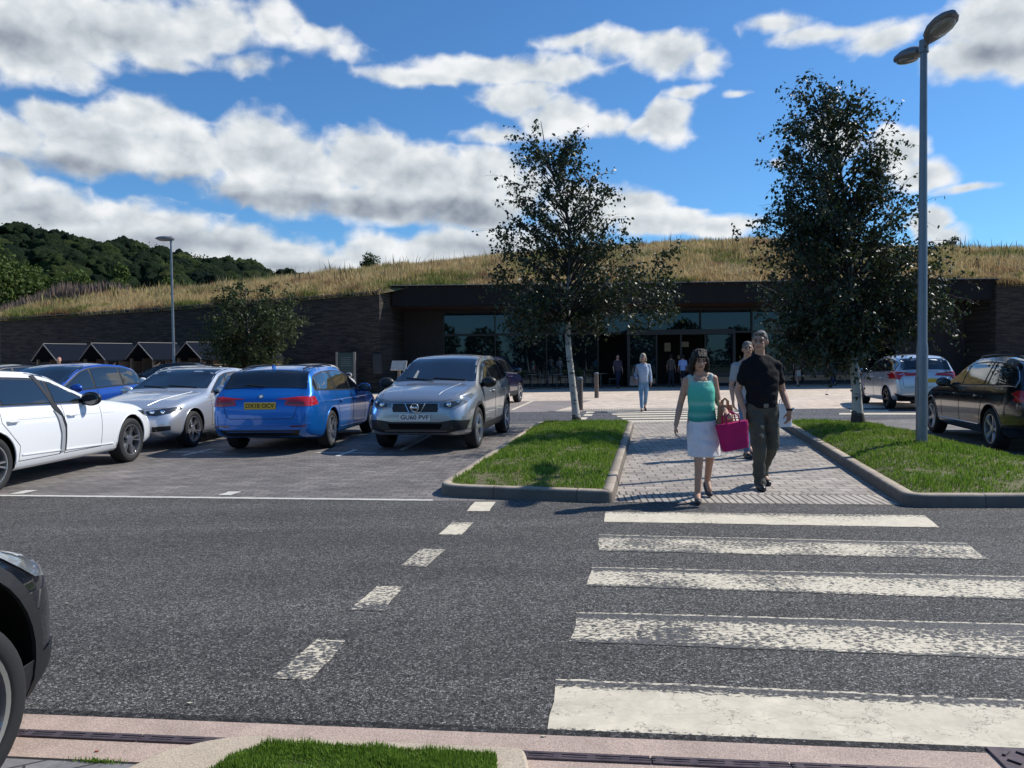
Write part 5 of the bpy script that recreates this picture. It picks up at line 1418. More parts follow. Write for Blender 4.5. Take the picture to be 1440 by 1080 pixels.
# --- silver hatchback between the white car and the blue estate
c = Car('parked_car', HAT, M_SILV2, 'pale silver hatchback with dark windscreen parked nose out beside the bright blue estate')
c.side_windows(1.34, 4.0, (2.32, 3.25)); c.screen('front', 1.015, 1.365, .045); c.screen('rear', 1.05, 1.3, .06, 'rear_window')
c.wheels(5, twin=True); c.mirrors(1.75, .985, None, 1.0); c.seams([(1.45, 2.32), (2.32, 3.2)], .34); c.handles((2.2, 3.05), .80)
c.mir('headlight', 'front', [(.34, .62), (.55, .60), (.74, .64), (.80, .715), (.70, .725), (.50, .70), (.36, .675)], M_HLD, .007)
for sd in (1, -1):
    c.panel('headlight', 'side', [(c.F(.12), .64), (c.F(.42), .70), (c.F(.40), .745), (c.F(.16), .72)], M_HLD, .006, sd=sd)
    for y in (.48, .64):
        h = c.hit('front', y*sd, .66); mb = MB(); mb.sphere(h[0], (.02, .05, .042), u=18, v=10); mb.build('headlight_reflector', M_BULB, c.root, smooth=True)
c.mir('kidney_grille', 'front', [(.03, .57), (.22, .57), (.25, .62), (.22, .67), (.04, .67)], M_TRIM, .008)
c.panel('lower_grille', 'front', [(-.38, .31), (.38, .31), (.42, .41), (-.42, .41)], M_TRIM, .008)
c.mir('bumper_intake', 'front', [(.50, .33), (.76, .36), (.76, .43), (.50, .42)], M_TRIM, .008)
for s in (1, -1): c.line('bonnet_crease', 'top', [(c.F(.25), s*.30), (c.F(.8), s*.42), (c.F(1.35), s*.55)], .004, M_SILV2)
c.line('bonnet_seam', 'front', [(-.66, .735), (-.4, .72), (0, .71), (.4, .72), (.66, .735)], .004, M_TRIM)
mb = MB(); h = c.hit('top', c.F(3.7), 0); mb.prism([(-.09, 0), (.07, 0), (.02, .05), (-.05, .065)], -.012, .012, 'XZ', M=Matrix.Translation(h[0])); mb.build('aerial', M_WHITE, c.root)
c.place('FL', G(275, 628)[:2], 180+4)

# --- white saloon at the left edge
c = Car('parked_car', SAL, M_WHITE, 'white executive car cut by the left picture edge, its front door standing slightly open')
c.side_windows(1.5, 4.55, (2.56, 3.5), chrome=True, lo=.025, up=.10); c.screen('front', 1.05, 1.39, .045); c.screen('rear', 1.08, 1.36, .06, 'rear_window')
c.wheels(5, twin=True); c.mirrors(1.95, 1.02, M_TRIM, 1.15); c.seams([(1.62, 2.42), (2.50, 3.55)], .33); c.handles((2.28, 3.38), .82)
for sd in (1, -1):
    c.panel('headlight', 'side', [(c.F(.14), .62), (c.F(.48), .70), (c.F(.62), .775), (c.F(.46), .765), (c.F(.2), .72)], M_HLD, .006, sd=sd)
    c.line('side_crease', 'side', [(c.F(1.3), .80), (c.F(3.4), .84)], .005, M_WHITE, sd=sd); c.line('sill_crease', 'side', [(c.fx-c.arch-.1, .34), (c.rx+c.arch+.1, .40)], .012, M_WHITE, sd=sd)
# the dark gap and grey return of the part-open door
c.panel('door_gap', 'side', [(c.F(2.405), .36), (c.F(2.45), .36), (c.F(2.445), .60), (c.F(2.49), .78), (c.F(2.60), .93), (c.F(2.66), 1.10), (c.F(2.77), 1.355), (c.F(2.68), 1.36), (c.F(2.57), 1.05), (c.F(2.46), .86), (c.F(2.395), .70)], M_TRIM, .012, sd=-1)
c.panel('door_edge', 'side', [(c.F(2.44), .36), (c.F(2.51), .36), (c.F(2.50), .60), (c.F(2.55), .78), (c.F(2.61), .90), (c.F(2.50), .82), (c.F(2.44), .66)], simple('door_edge_grey', (.33, .34, .36), .4), .016, sd=-1)
c.place('FR', G(187, 649)[:2], 4)

# --- blue small car further back on the left
c = Car('parked_car', MPV, M_BLUE2, 'royal blue small tall hatchback seen above the roof line of the white car')
c.side_windows(.9, 3.7, (1.95, 2.9), up=.06); c.screen('front', 1.07, 1.45, .04); c.screen('rear', 1.03, 1.38, .05, 'rear_window')
c.wheels(7); c.mirrors(1.2, 1.03, None); c.seams([(1.1, 2.0), (2.0, 2.9)], .36); c.handles((1.85, 2.8), .85)
c.mir('headlight', 'front', [(.45, .68), (.75, .70), (.76, .84), (.60, .82), (.46, .76)], M_HL, .007); c.panel('grille', 'front', [(-.35, .66), (.35, .66), (.33, .72), (-.33, .72)], M_TRIM)
c.place('C', (-9.35, 15.9), 180+6); BLU = c
# --- white hatch whose bonnet shows between
c = Car('parked_car', HAT, M_WHITE, 'white car showing as a strip between the royal blue hatchback and the silver windscreen')
c.side_windows(1.34, 4.0, (2.32, 3.25)); c.screen('front', 1.015, 1.365, .045); c.screen('rear', 1.05, 1.3, .06, 'rear_window'); c.wheels(5); c.mirrors(1.75, .985); 
c.mir('headlight', 'front', [(.34, .62), (.55, .60), (.74, .64), (.80, .715), (.50, .70), (.36, .675)], M_HLD, .007)
WH = c.place('C', (-10.35, 23.9), 180+4)
c = copy_tree(WH.root); c.location = (-7.0, 28.0, -.0); c.rotation_euler = (0, 0, R(86)); c['label'] = 'white car whose roof peeps over the bright blue estate'
# --- dark cars further off
c = Car('parked_car', MPV, M_NAVY, 'dark hatchback with red tail lamp at the far left edge behind the white car')
c.side_windows(.9, 3.7, (1.95, 2.9), up=.06); c.screen('front', 1.07, 1.45, .04); c.screen('rear', 1.03, 1.38, .05, 'rear_window'); c.wheels(5)
c.mir('tail_light', 'rear', [(.62, .95), (.78, .92), (.74, 1.2), (.64, 1.36), (.60, 1.3)], M_RED, .01); c.mirrors(1.2, 1.03)
DK = c.place('C', (-14.6, 22.8), 12)
c = copy_tree(DK.root); c.location = (-12.9, 29.2, .0); c.rotation_euler = (0, 0, R(175)); c['label'] = 'dark car whose roof just shows above the pale silver hatchback'
# --- violet car behind the silver crossover
c = Car('parked_car', SUV, M_PURP, 'dark violet sport utility car partly hidden behind the silver crossover')
c.side_windows(1.02, 4.02, (2.22, 3.25), chrome=True); c.screen('front', 1.125, 1.515, .045); c.screen('rear', 1.14, 1.46, .06, 'rear_window'); c.wheels(5); c.mirrors(1.38, 1.12); c.seams([(1.28, 2.25), (2.25, 3.2)], .42); c.handles((2.08, 3.1), .93)
for sd in (1, -1): c.line('roof_rail', 'top', [(c.F(2.1), sd*.50), (c.F(3.7), sd*.50)], .016, M_CHR, off=.03)
c.mir('tail_light', 'rear', [(.52, 1.0), (.78, .95), (.82, 1.12), (.60, 1.12)], M_RED)
for sd in (1, -1): c.panel('sill_cladding', 'side', [(c.rx+c.arch, .26), (c.fx-c.arch, .26), (c.fx-c.arch-.02, .44), (c.rx+c.arch+.02, .44)], M_CLAD, .008, sd=sd)
c.place('FR', G(732, 565.5)[:2], 15)

# --- white small hatch on the right plaza, its shade painted in as silver
YA = dict(MPV); YA['top'] = [(0, .5), (.015, .6), (.05, .68), (.15, .76), (.5, .88), (1.0, 1.0), (1.75, 1.38), (2.1, 1.47), (2.7, 1.51), (3.2, 1.48), (3.6, 1.41), (3.74, 1.36), (3.87, 1.05), (3.92, .9), (3.945, .7), (3.95, .5)]; YA['tumble'] = .34
c = Car('parked_car', YA, M_SILV2, 'small pale silver hatchback parked tail out behind the tall lamp post')
c.side_windows(1.05, 3.72, (2.05, 3.0)); c.screen('front', 1.03, 1.40, .045); c.screen('rear', 1.075, 1.38, .045, 'rear_window'); c.wheels(5, rim=M_RIMD); c.mirrors(1.35, 1.02, None); c.seams([(1.15, 2.1), (2.1, 3.0)], .33); c.handles((1.95, 2.85), .86)
c.mir('tail_light', 'rear', [(.42, 1.01), (.60, .92), (.66, .82), (.80, .84), (.84, .98), (.74, 1.04)], M_RED, .012)
for sd in (1, -1): c.panel('tail_light', 'side', [(c.F(3.60), .99), (c.F(3.85), .86), (c.F(3.92), .90), (c.F(3.88), 1.0)], M_RED, .012, sd=sd)
c.mir('light_bar', 'rear', [(.44, .985), (.68, .95), (.68, .965), (.44, 1.0)], M_CHR, .018)
c.plate('rear', .80, '', True); c.panel('rear_valance', 'rear', [(-.66, .27), (.66, .27), (.76, .46), (.62, .40), (-.62, .40), (-.76, .46)], M_TRIM, .009)
c.line('tailgate_seam', 'rear', [(-.62, 1.0), (-.56, .62), (.56, .62), (.62, 1.0)], .005, M_TRIM); c.line('wiper_line', 'rear', [(-.70, 1.04), (.70, 1.04)], .008, M_CHR)
c.place('RL', G(1245, 574.5)[:2], 10)

# --- black estate on the right
EB = dict(EST); EB['top'] = [(a, b*1.02) for a, b in EST['top']]
c = Car('parked_car', EB, M_BLACK, 'black estate car with chrome window line, cut by the right picture edge')
c.side_windows(1.35, 4.30, (2.3, 3.25, 3.4), chrome=True); c.screen('front', 1.04, 1.40, .045); c.screen('rear', 1.08, 1.36, .05, 'rear_window'); c.wheels(5); c.mirrors(1.72, 1.0, M_BLACK); c.seams([(1.42, 2.3), (2.3, 3.3)], .34); c.handles((2.15, 3.1), .82)
for sd in (1, -1):
    c.line('roof_rail', 'top', [(c.F(2.3), sd*.54), (c.F(3.0), sd*.56), (c.F(4.1), sd*.53)], .018, M_TRIM, off=.035)
    c.panel('tail_light', 'side', [(c.F(4.36), .80), (c.F(4.58), .78), (c.F(4.60), .95), (c.F(4.40), .93)], M_RED, .010, sd=sd)
    c.line('sill_crease', 'side', [(c.fx-c.arch-.1, .34), (c.rx+c.arch+.1, .36)], .012, M_BLACK, sd=sd)
c.mir('tail_light', 'rear', [(.40, .80), (.80, .78), (.84, .90), (.80, .95), (.44, .90)], M_RED, .012); c.plate('rear', .66, '', True)
c.place('RL', G(1391, 632)[:2], 12)

# --- dark crossover in the near left corner
NS = dict(SUV); NS['gap'] = .12; NS['bot'] = bot_(4.33, .17); NS['top'] = [(0, .55), (.012, .64), (.04, .70), (.12, .76), (.4, .855), (.8, .94), (1.1, 1.01), (1.85, 1.48)]+SUV['top'][8:]; NS['fo'] = .76
c = Car('parked_car', NS, M_NAVY, 'glossy dark crossover nosing into the lower left corner with grey plastic wheel arch')
c.side_windows(1.02, 4.02, (2.22, 3.25)); c.screen('front', 1.125, 1.515, .045); c.wheels(5, twin=True, steer=R(-12), rk=.78); c.mirrors(1.38, 1.12); c.seams([(1.28, 2.25), (2.25, 3.2)], .42); c.handles((2.08, 3.1), .93)
for sd in (1, -1):
    c.panel('headlight', 'side', [(c.F(.08), .64), (c.F(.24), .68), (c.F(.42), .80), (c.F(.30), .80), (c.F(.12), .73)], M_HL, .007, sd=sd)
    for x in (c.fx, c.rx):
        A = [(x+c.arch*math.cos(a), c.sp['r']+.01+c.arch*math.sin(a)) for a in [math.pi*(k/24*1.16-.08) for k in range(25)]]
        B = [(x+(c.arch+.055)*math.cos(a), c.sp['r']+.01+(c.arch+.055)*math.sin(a)) for a in [math.pi*(1.08-k/24*1.16) for k in range(25)]]
        c.panel('arch_cladding', 'side', A+B, M_CLAD, .016, sd=sd, step=.04)
c.mir('headlight', 'front', [(.50, .64), (.72, .63), (.80, .71), (.62, .72)], M_HL, .007)
c.panel('lower_cladding', 'front', [(-.84, .24), (.84, .24), (.86, .38), (-.86, .38)], M_CLAD, .010)
c.panel('grille', 'front', [(-.45, .56), (.45, .56), (.5, .66), (-.5, .66)], M_TRIM, .010)
for sd in (1, -1): c.line('bumper_seam', 'side', [(c.F(.10), .66), (c.F(.20), .62), (c.fx+c.arch+.05, .56)], .005, M_TRIM, sd=sd)
c.place('FR', (-1.845, 2.42), 7); NEAR = c
# ================================================================== PEOPLE
def _sph(u=16, v=10):
    V = [(0, 0, 1)]+[(math.sin(math.pi*j/v)*math.cos(2*math.pi*i/u), math.sin(math.pi*j/v)*math.sin(2*math.pi*i/u), math.cos(math.pi*j/v)) for j in range(1, v) for i in range(u)]+[(0, 0, -1)]
    Fc = [(0, 1+i, 1+(i+1) % u) for i in range(u)]
    for j in range(v-2):
        for i in range(u): Fc.append((1+j*u+i, 1+(j+1)*u+i, 1+(j+1)*u+(i+1) % u, 1+j*u+(i+1) % u))
    n = len(V)-1; Fc += [(n, 1+(v-2)*u+(i+1) % u, 1+(v-2)*u+i) for i in range(u)]
    return np.array(V), Fc
SPH = _sph()
def organic(name, caps, vox, mat, parent=None, it=3, disp=0.0, **kw):
    """union of tapered capsules, ellipsoids and oval stacks, fused into one continuous skin"""
    VV, FF = [], []; cnt = 0
    def add(V, Fc):
        nonlocal cnt
        VV.extend([tuple(v) for v in V]); FF.extend([tuple(i+cnt for i in f) for f in Fc]); cnt += len(V)
    def ball(c, r, rot=None):
        V = SPH[0]*np.array(r if not isinstance(r, (int, float)) else (r, r, r))
        if rot is not None: V = V @ np.array(rot).T
        add(V+np.array(c), SPH[1])
    for c in caps:
        if c[0] == 'e': ball(c[1], tuple(c[2]), c[3] if len(c) > 3 else None)
        elif c[0] == 'loft':                  # ('loft', rows (z, cx, cy, rx, ry))
            rows = c[1]; zs = [r[0] for r in rows]; n = 26; V = []
            for j in range(n+1):
                z = zs[0]+(zs[-1]-zs[0])*j/n
                f = lambda i: float(np.mean([np.interp(z+d, zs, [r[i] for r in rows]) for d in (-.03, -.015, 0, .015, .03)]))
                cx, cy, rx, ry = f(1), f(2), f(3), f(4)
                V += [(cx+rx*math.copysign(abs(math.cos(q))**.85, math.cos(q)), cy+ry*math.copysign(abs(math.sin(q))**.85, math.sin(q)), z) for q in [2*math.pi*k/28 for k in range(28)]]
            Fc = [(j*28+k, j*28+(k+1) % 28, (j+1)*28+(k+1) % 28, (j+1)*28+k) for j in range(n) for k in range(28)]
            add(V, Fc+[tuple(range(28))[::-1], tuple(n*28+k for k in range(28))])
        else:
            a, ra, b, rb = Vector(c[0]), c[1], Vector(c[2]), c[3]
            ball(a, ra); ball(b, rb); d = b-a
            if d.length > 1e-4:
                q = d.to_track_quat('Z', 'Y').to_matrix(); V = []
                for p, r in ((a, ra), (b, rb)): V += [tuple(p+q @ Vector((r*math.cos(2*math.pi*k/16), r*math.sin(2*math.pi*k/16), 0))) for k in range(16)]
                add(V, [(k, (k+1) % 16, 16+(k+1) % 16, 16+k) for k in range(16)]+[tuple(range(16))[::-1], tuple(range(16, 32))])
    me = bpy.data.meshes.new(name); me.from_pydata(VV, [], FF); me.update()
    o = link_mesh(name, me, mat)
    m = o.modifiers.new('r', 'REMESH'); m.mode = 'VOXEL'; m.voxel_size = vox; m.use_smooth_shade = True
    if it:
        s = o.modifiers.new('s', 'SMOOTH'); s.factor = .5; s.iterations = it
    bake(o); o.data.materials.clear(); o.data.materials.append(mat)
    if disp:
        N_ = len(o.data.vertices); co = np.empty(N_*3, np.float32); no = np.empty(N_*3, np.float32)
        o.data.vertices.foreach_get('co', co); o.data.vertex_normals.foreach_get('vector', no); co = co.reshape(-1, 3); no = no.reshape(-1, 3)
        d = np.array([noise.noise(Vector((a*9, b*9, c*14))) for a, b, c in co.tolist()])*disp; co += no*d[:, None]
        o.data.vertices.foreach_set('co', co.ravel()); o.data.update()
    o.data.polygons.foreach_set('use_smooth', [True]*len(o.data.polygons)); o.name = name
    if parent: o.parent = parent
    return props(o, **kw)
V3 = Vector
def hand(wrist, d, palm_n, size=1.0, curl=.5, thumb=1):
    """wrist, direction of the palm, palm normal -> palm, four unequal curled fingers, thumb from the palm side"""
    d = V3(d).normalized(); n = V3(palm_n).normalized(); s = d.cross(n).normalized(); w = V3(wrist); c = []
    k = size
    for i, q in enumerate((-.026, -.009, .009, .026)): c.append((w+d*.01*k+s*q*.6*k, .015*k, w+d*.078*k+s*q*k, .0125*k))
    L = (.062, .074, .080, .070)
    for i, q in enumerate((-.029, -.010, .010, .029)):
        p0 = w+d*.082*k+s*q*k; a = curl*.7; L_ = L[i]*k
        d1 = (d*math.cos(a)+n*math.sin(a)); p1 = p0+d1*L_*.45; a2 = curl*1.9
        d2 = (d*math.cos(a2)+n*math.sin(a2)); p2 = p1+d2*L_*.32; a3 = curl*2.6; d3 = d*math.cos(a3)+n*math.sin(a3); p3 = p2+d3*L_*.25
        c += [(p0, .0095*k, p1, .0088*k), (p1, .0088*k, p2, .008*k), (p2, .008*k, p3, .007*k)]
    t0 = w+d*.028*k+s*.028*k*thumb; t1 = t0+(d*.6+s*.75*thumb+n*.3).normalized()*.034*k; t2 = t1+(d*.9+s*.25*thumb+n*.35).normalized()*.032*k
    c += [(w+d*.015*k, .014*k, t0, .013*k), (t0, .012*k, t1, .0105*k), (t1, .0105*k, t2, .0085*k)]
    return c
def head_caps(c, k, yaw, tilt=0):
    Rm = Matrix.Rotation(yaw, 3, 'Z') @ Matrix.Rotation(tilt, 3, 'X'); P = lambda x, y, z: V3(c)+Rm @ V3((x*k, y*k, z*k))
    L = [('e', P(0, .012, .025), (.074*k, .092*k, .088*k), Rm), ('e', P(0, -.028, -.045), (.056*k, .062*k, .062*k), Rm),
         ('e', P(0, -.066, -.088), (.024*k, .022*k, .020*k), Rm),
         (P(0, -.088, .018), .009*k, P(0, -.108, -.020), .0145*k), (P(-.012, -.092, -.022), .009*k, P(.012, -.092, -.022), .009*k),
         ('e', P(-.036, -.070, -.012), (.022*k, .016*k, .016*k), Rm), ('e', P(.036, -.070, -.012), (.022*k, .016*k, .016*k), Rm),
         (P(-.045, -.072, .034), .010*k, P(.045, -.072, .034), .010*k),
         (P(-.018, -.086, -.056), .008*k, P(.018, -.086, -.056), .008*k),
         ('e', P(-.078, .008, -.008), (.010*k, .018*k, .030*k), Rm), ('e', P(.078, .008, -.008), (.010*k, .018*k, .030*k), Rm)]
    return L, P, Rm
M_EYE = simple('eye_dark', (.02, .016, .014), .3); M_LIP = simple('lip', (.22, .08, .07), .5)
def skin_mat(n, c): 
    return simple(n, c, .5, var=.08, vscale=25, spec=.4)
SK1 = skin_mat('skin_tanned', (.46, .26, .175)); SK2 = skin_mat('skin_fair', (.46, .27, .20))
def face_bits(P, Rm, k, parent, brow):
    for s in (-1, 1):
        MB().sphere(P(s*.031, -.0845, .012), (.012*k, .008*k, .007*k), Rm, 12, 8).build('eye', M_EYE, parent, smooth=True)
        mb = MB(); mb.tube([P(s*.014, -.094, .030), P(s*.032, -.090, .036), P(s*.050, -.078, .030)], .0045*k, 6); mb.build('eyebrow', brow, parent, smooth=True)
    mb = MB(); mb.tube([P(-.024, -.088, -.053), P(0, -.096, -.052), P(.024, -.088, -.053)], .0055*k, 6); mb.build('mouth', M_LIP, parent, smooth=True)
def cloth(name, col, bump=.5, sc=18, rough=.85, var=.15):
    if name in MATS: return MATS[name]
    m, t = newmat(name); tc = t.a('ShaderNodeTexCoord').outputs['Object']
    n = t.noise(t.vm('MULTIPLY', tc, (1, 1, .5)), sc, 4, .6); n2 = t.noise(tc, 5, 3, .5)
    c = t.vm('SCALE', c4(col)[:3]); t.set(c.node, 'Scale', t.mr(n2, .3, .7, 1-var, 1+var)); t.set(t.b, 'Base Color', c); t.b.inputs['Roughness'].default_value = rough
    t.b.inputs['Specular IOR Level'].default_value = .25
    bn = t.a('ShaderNodeBump'); bn.inputs['Strength'].default_value = bump; bn.inputs['Distance'].default_value = .03; t.set(bn, 'Height', n); t.set(t.b, 'Normal', bn.outputs[0])
    return m
def legs(J, r, sd):      # hip, knee, ankle
    h, k, a = (V3(J[sd+n]) for n in ('hip', 'knee', 'ank'))
    m = k.lerp(a, .3)
    return [(h, r[0], k, r[1]), (k, r[1], m, r[2]*1.22), (m, r[2]*1.22, a, r[2])]
def arm(J, r, sd):
    s, e, w = (V3(J[sd+n]) for n in ('sho', 'elb', 'wri'))
    m = e.lerp(w, .3); return [(s, r[0], e, r[1]), (e, r[1], m, r[1]*1.02), (m, r[1]*1.02, w, r[2])]
def shoe(name, ank, toe, mat, parent, r=.042, sole=None, vox=.01, high=False):
    a = V3(ank); t = V3(toe); d = (t-a); d.z = 0; d.normalize(); fl = t.z
    heel = V3((a.x, a.y, 0))-d*.045+V3((0, 0, max(fl, a.z-.085)+r*.9)); ball = V3((t.x, t.y, fl+r*.75))-d*.07
    o = organic(name, [(heel, r*.92, ball, r*1.02), (ball, r*1.02, V3((t.x, t.y, fl+r*.62)), r*.72), (V3((a.x, a.y, a.z-.02)), r*.95, heel, r*.9)], vox, mat, parent, 2)
    return o

def make_person(name, loc, rz, label, J, hc, hk, yaw, tilt, skin, vox, build, shirt, bottom, shoes, hair, group=None, hands=None, brow=None, cut_shirt=None):
    root = empty('person', loc, rz, label, 'person', group)
    hcps, P, Rm = head_caps(hc, hk, yaw, tilt)
    nb = V3(J['neck']); B = build
    caps = list(hcps)+[(nb, .055*B, V3(hc)+V3((0, .012, -.05)), .050*B)]
    pel = (V3(J['Lhip'])+V3(J['Rhip']))/2; ch = (V3(J['Lsho'])+V3(J['Rsho']))/2-V3((0, 0, .10)); wa = pel.lerp(ch, .45)
    caps += [('e', pel+V3((0, 0, .02)), (.155*B, .105*B, .11)), ('e', wa, (.135*B, .095*B, .14)), ('e', ch, (.165*B, .105*B, .16)),
             (V3(J['Lsho']), .048*B, V3(J['Rsho']), .048*B), (nb+V3((0, 0, -.01)), .05*B, V3(J['Lsho'])+V3((0, 0, .0)), .042*B), (nb+V3((0, 0, -.01)), .05*B, V3(J['Rsho']), .042*B)]
    for sd in 'LR':
        caps += legs(J, (.082*B, .052*B, .036*B), sd)+arm(J, (.046*B, .037*B, .026*B), sd)
        an = V3(J[sd+'ank']); to = V3(J[sd+'toe']); caps.append((an, .036*B, V3((to.x, to.y, to.z+.03)).lerp(an, .3), .03*B))
    for hd in (hands or []): caps += hand(*hd)
    body = organic('body', caps, vox, skin, root, 2)
    if vox < .012: face_bits(P, Rm, hk, root, brow or M_EYE)
    for k in shirt: organic(k[0], k[1], k[2], k[3], root, k[4] if len(k) > 4 else 3, k[5] if len(k) > 5 else .004)
    for k in bottom: organic(k[0], k[1], k[2], k[3], root, k[4] if len(k) > 4 else 3, k[5] if len(k) > 5 else .005)
    for sd in 'LR': shoe('shoe', J[sd+'ank'], J[sd+'toe'], shoes, root, (.048 if B > .95 else .040)*max(B, .9), vox=max(.008, vox))
    if hair: organic('hair', [(('e', P(*h[1]), tuple(q*hk for q in h[2]), Rm) if h[0] == 'e' else (P(*h[0]), h[1]*hk, P(*h[2]), h[3]*hk)) for h in hair[0]], max(.006, vox*.8), hair[1], root, 8, .008)
    return root, P, Rm

# ---- man in black t-shirt (image left = -x, faces -y) -----------------------------------
mp_ = G(1070, 686); ML = (mp_.x, mp_.y, 0.0)
J = dict(neck=(-.0, .03, 1.50), Lsho=(-.175, .03, 1.40), Rsho=(.195, .02, 1.40), Lelb=(-.245, .06, 1.10), Relb=(.275, .05, 1.09), Lwri=(-.215, -.06, .88), Rwri=(.30, -.08, .88),
         Lhip=(-.085, 0, .93), Rhip=(.10, 0, .93), Lknee=(-.075, -.13, .50), Rknee=(.125, -.02, .49), Lank=(-.055, -.10, .085), Rank=(.115, .24, .15), Ltoe=(-.085, -.27, .0), Rtoe=(.125, .09, .0))
M_TEE = cloth('black_tee', (.0045, .005, .007), .5, 12); M_TRO = cloth('olive_trousers', (.072, .072, .058), 1.0, 14); M_SHOE = simple('black_shoe', (.010, .010, .011), .35)
def hairmat(name, c1, c2):
    m, t = newmat(name); tc = t.a('ShaderNodeTexCoord').outputs['Object']
    n = t.noise(t.vm('MULTIPLY', tc, (120, 120, 14)), 1.0, 3, .6); t.set(t.b, 'Base Color', t.mix(t.mr(n, .35, .65), c4(c1), c4(c2))); t.b.inputs['Roughness'].default_value = .5; t.b.inputs['Specular IOR Level'].default_value = .3
    bn = t.a('ShaderNodeBump'); bn.inputs['Strength'].default_value = 1; bn.inputs['Distance'].default_value = .012; t.set(bn, 'Height', n); t.set(t.b, 'Normal', bn.outputs[0]); return m
M_GREY = hairmat('grey_hair', (.05, .045, .042), (.20, .19, .18)); M_DHAIR = hairmat('dark_hair', (.004, .003, .0025), (.022, .014, .010)); M_BLOND = hairmat('blond_hair', (.30, .24, .16), (.58, .52, .42))
T = []
a = V3(J['Lsho']); b = V3(J['Lelb']); a2 = V3(J['Rsho']); b2_ = V3(J['Relb'])
a = a+V3((.012, 0, -.008)); a2 = a2+V3((-.012, 0, -.008))
T += [(a, .062, a.lerp(b, .58), .062), (a2, .062, a2.lerp(b2_, .58), .062), (V3((-.02, .04, 1.478)), .070, a, .068), (V3((.02, .04, 1.478)), .070, a2, .068), (V3((0, .02, 1.40)), .10, V3((0, .03, 1.46)), .075),
      ('loft', [(.91, .01, .0, .176, .122), (1.0, .01, .0, .176, .128), (1.10, .01, -.005, .180, .130), (1.22, .01, .005, .196, .130), (1.32, .01, .02, .208, .122), (1.40, .01, .03, .19, .10), (1.46, .01, .035, .10, .075)])]
TR = [(V3((-.065, .0, .90)), .112, V3((.08, .0, .90)), .112)]
for sd in 'LR':
    h, k, an = V3(J[sd+'hip']), V3(J[sd+'knee']), V3(J[sd+'ank'])
    TR += [(h-V3((0, 0, .02)), .108, k, .080), (k, .080, an+V3((0, .01, .02)), .064), (an+V3((0, 0, .02)), .060, an+V3((0, -.045, -.015)), .058)]
HB = [('e', (0, .022, .045), (.080, .094, .080)), ('e', (0, .05, .0), (.077, .066, .085)), ((-.045, -.066, .088), .018, (.045, -.066, .088), .018), ((-.074, .0, .02), .010, (-.066, -.03, .05), .012), ((.074, .0, .02), .010, (.066, -.03, .05), .012)]
man, P, Rm = make_person('man', ML, R(4), 'grey haired man in black t-shirt and olive trousers walking towards the crossing', J, (-.005, .01, 1.665), 1.06, R(-32), R(4), SK1, .0075, 1.05,
    [('t_shirt', T, .009, M_TEE, 12, .014)], [('trousers', TR, .009, M_TRO, 4, .016)], M_SHOE, (HB, M_GREY),
    hands=[(V3(J['Lwri']), (-.05, -.25, -1), (.9, -.2, .2), 1.06, .35, -1), (V3(J['Rwri']), (-.15, -.25, -1), (-1, -.3, .1), 1.06, .45, 1)], brow=M_GREY)
mb = MB(); n = 30
for z in (.945,):
    mb.lathe([(1, -.02), (1.03, -.02), (1.03, .02), (1, .02)], 'Z', M=Matrix.Translation((.008, 0, z)) @ Matrix.Diagonal((.184, .113, 1, 1)), n=n)
bl = mb.build('belt', simple('belt_leather', (.018, .013, .010), .5), man, smooth=40)
MB().box((.012, -.120, .945), (.055, .012, .042), bev=.004).build('buckle', simple('buckle_metal', (.25, .24, .22), .3, .9), bl)
w_ = V3(J['Rwri']); mb = MB(); mb.lathe([(.034, -.013), (.038, -.013), (.038, .013), (.034, .013)], 'Z', c=w_+V3((0, 0, .015)), n=20); wt = mb.build('watch', simple('watch_black', (.01, .01, .01), .3), man, smooth=40)
mb = MB(); mb.cyl(w_+V3((.030, -.012, .015)), w_+V3((.046, -.016, .015)), .023, .022, 20); mb.build('watch_dial', M_CHR, wt)

# ---- woman with the magenta bag ------------------------------------------------------
wp = G(988, 703); WL = (wp.x, wp.y, 0)
J = dict(neck=(-.02, .03, 1.345), Lsho=(-.155, .03, 1.255), Rsho=(.125, .02, 1.27), Lelb=(-.215, .07, 1.0), Relb=(.18, .05, 1.02), Lwri=(-.28, -.02, .79), Rwri=(.20, -.16, .94),
         Lhip=(-.085, 0, .83), Rhip=(.075, 0, .83), Lknee=(-.075, -.15, .44), Rknee=(.085, .03, .43), Lank=(-.09, -.16, .08), Rank=(.10, .20, .17), Ltoe=(-.115, -.30, .01), Rtoe=(.105, .08, .02))
def topmat():
    m, t = newmat('green_top'); tc = t.a('ShaderNodeTexCoord').outputs['Object']; s = t.a('ShaderNodeSeparateXYZ'); t.set(s, 0, tc)
    z = t.m('ADD', s.outputs[2], t.m('MULTIPLY', t.m('SUBTRACT', t.noise(t.vm('MULTIPLY', tc, (3, 3, 12)), 1.5, 3, .5), .5), .05))
    c = t.ramp(t.mr(z, .80, 1.32), [(0, (.012, .20, .17)), (.14, (.02, .28, .22)), (.20, (.16, .46, .36)), (.25, (.03, .33, .25)), (.36, (.05, .42, .31)), (.42, (.22, .52, .42)), (.48, (.06, .44, .32)), (.75, (.10, .52, .38)), (.84, (.20, .52, .42)), (.88, (.34, .46, .42)), (1, (.40, .48, .45))])
    t.set(t.b, 'Base Color', c); t.b.inputs['Roughness'].default_value = .8
    bn = t.a('ShaderNodeBump'); bn.inputs['Strength'].default_value = .5; bn.inputs['Distance'].default_value = .02; t.set(bn, 'Height', t.noise(tc, 22, 3, .6)); t.set(t.b, 'Normal', bn.outputs[0]); return m
M_TOP = topmat(); M_SKIRT = cloth('white_skirt', (.70, .68, .70), .8, 16); M_SAND = simple('sandal', (.04, .03, .035), .6)
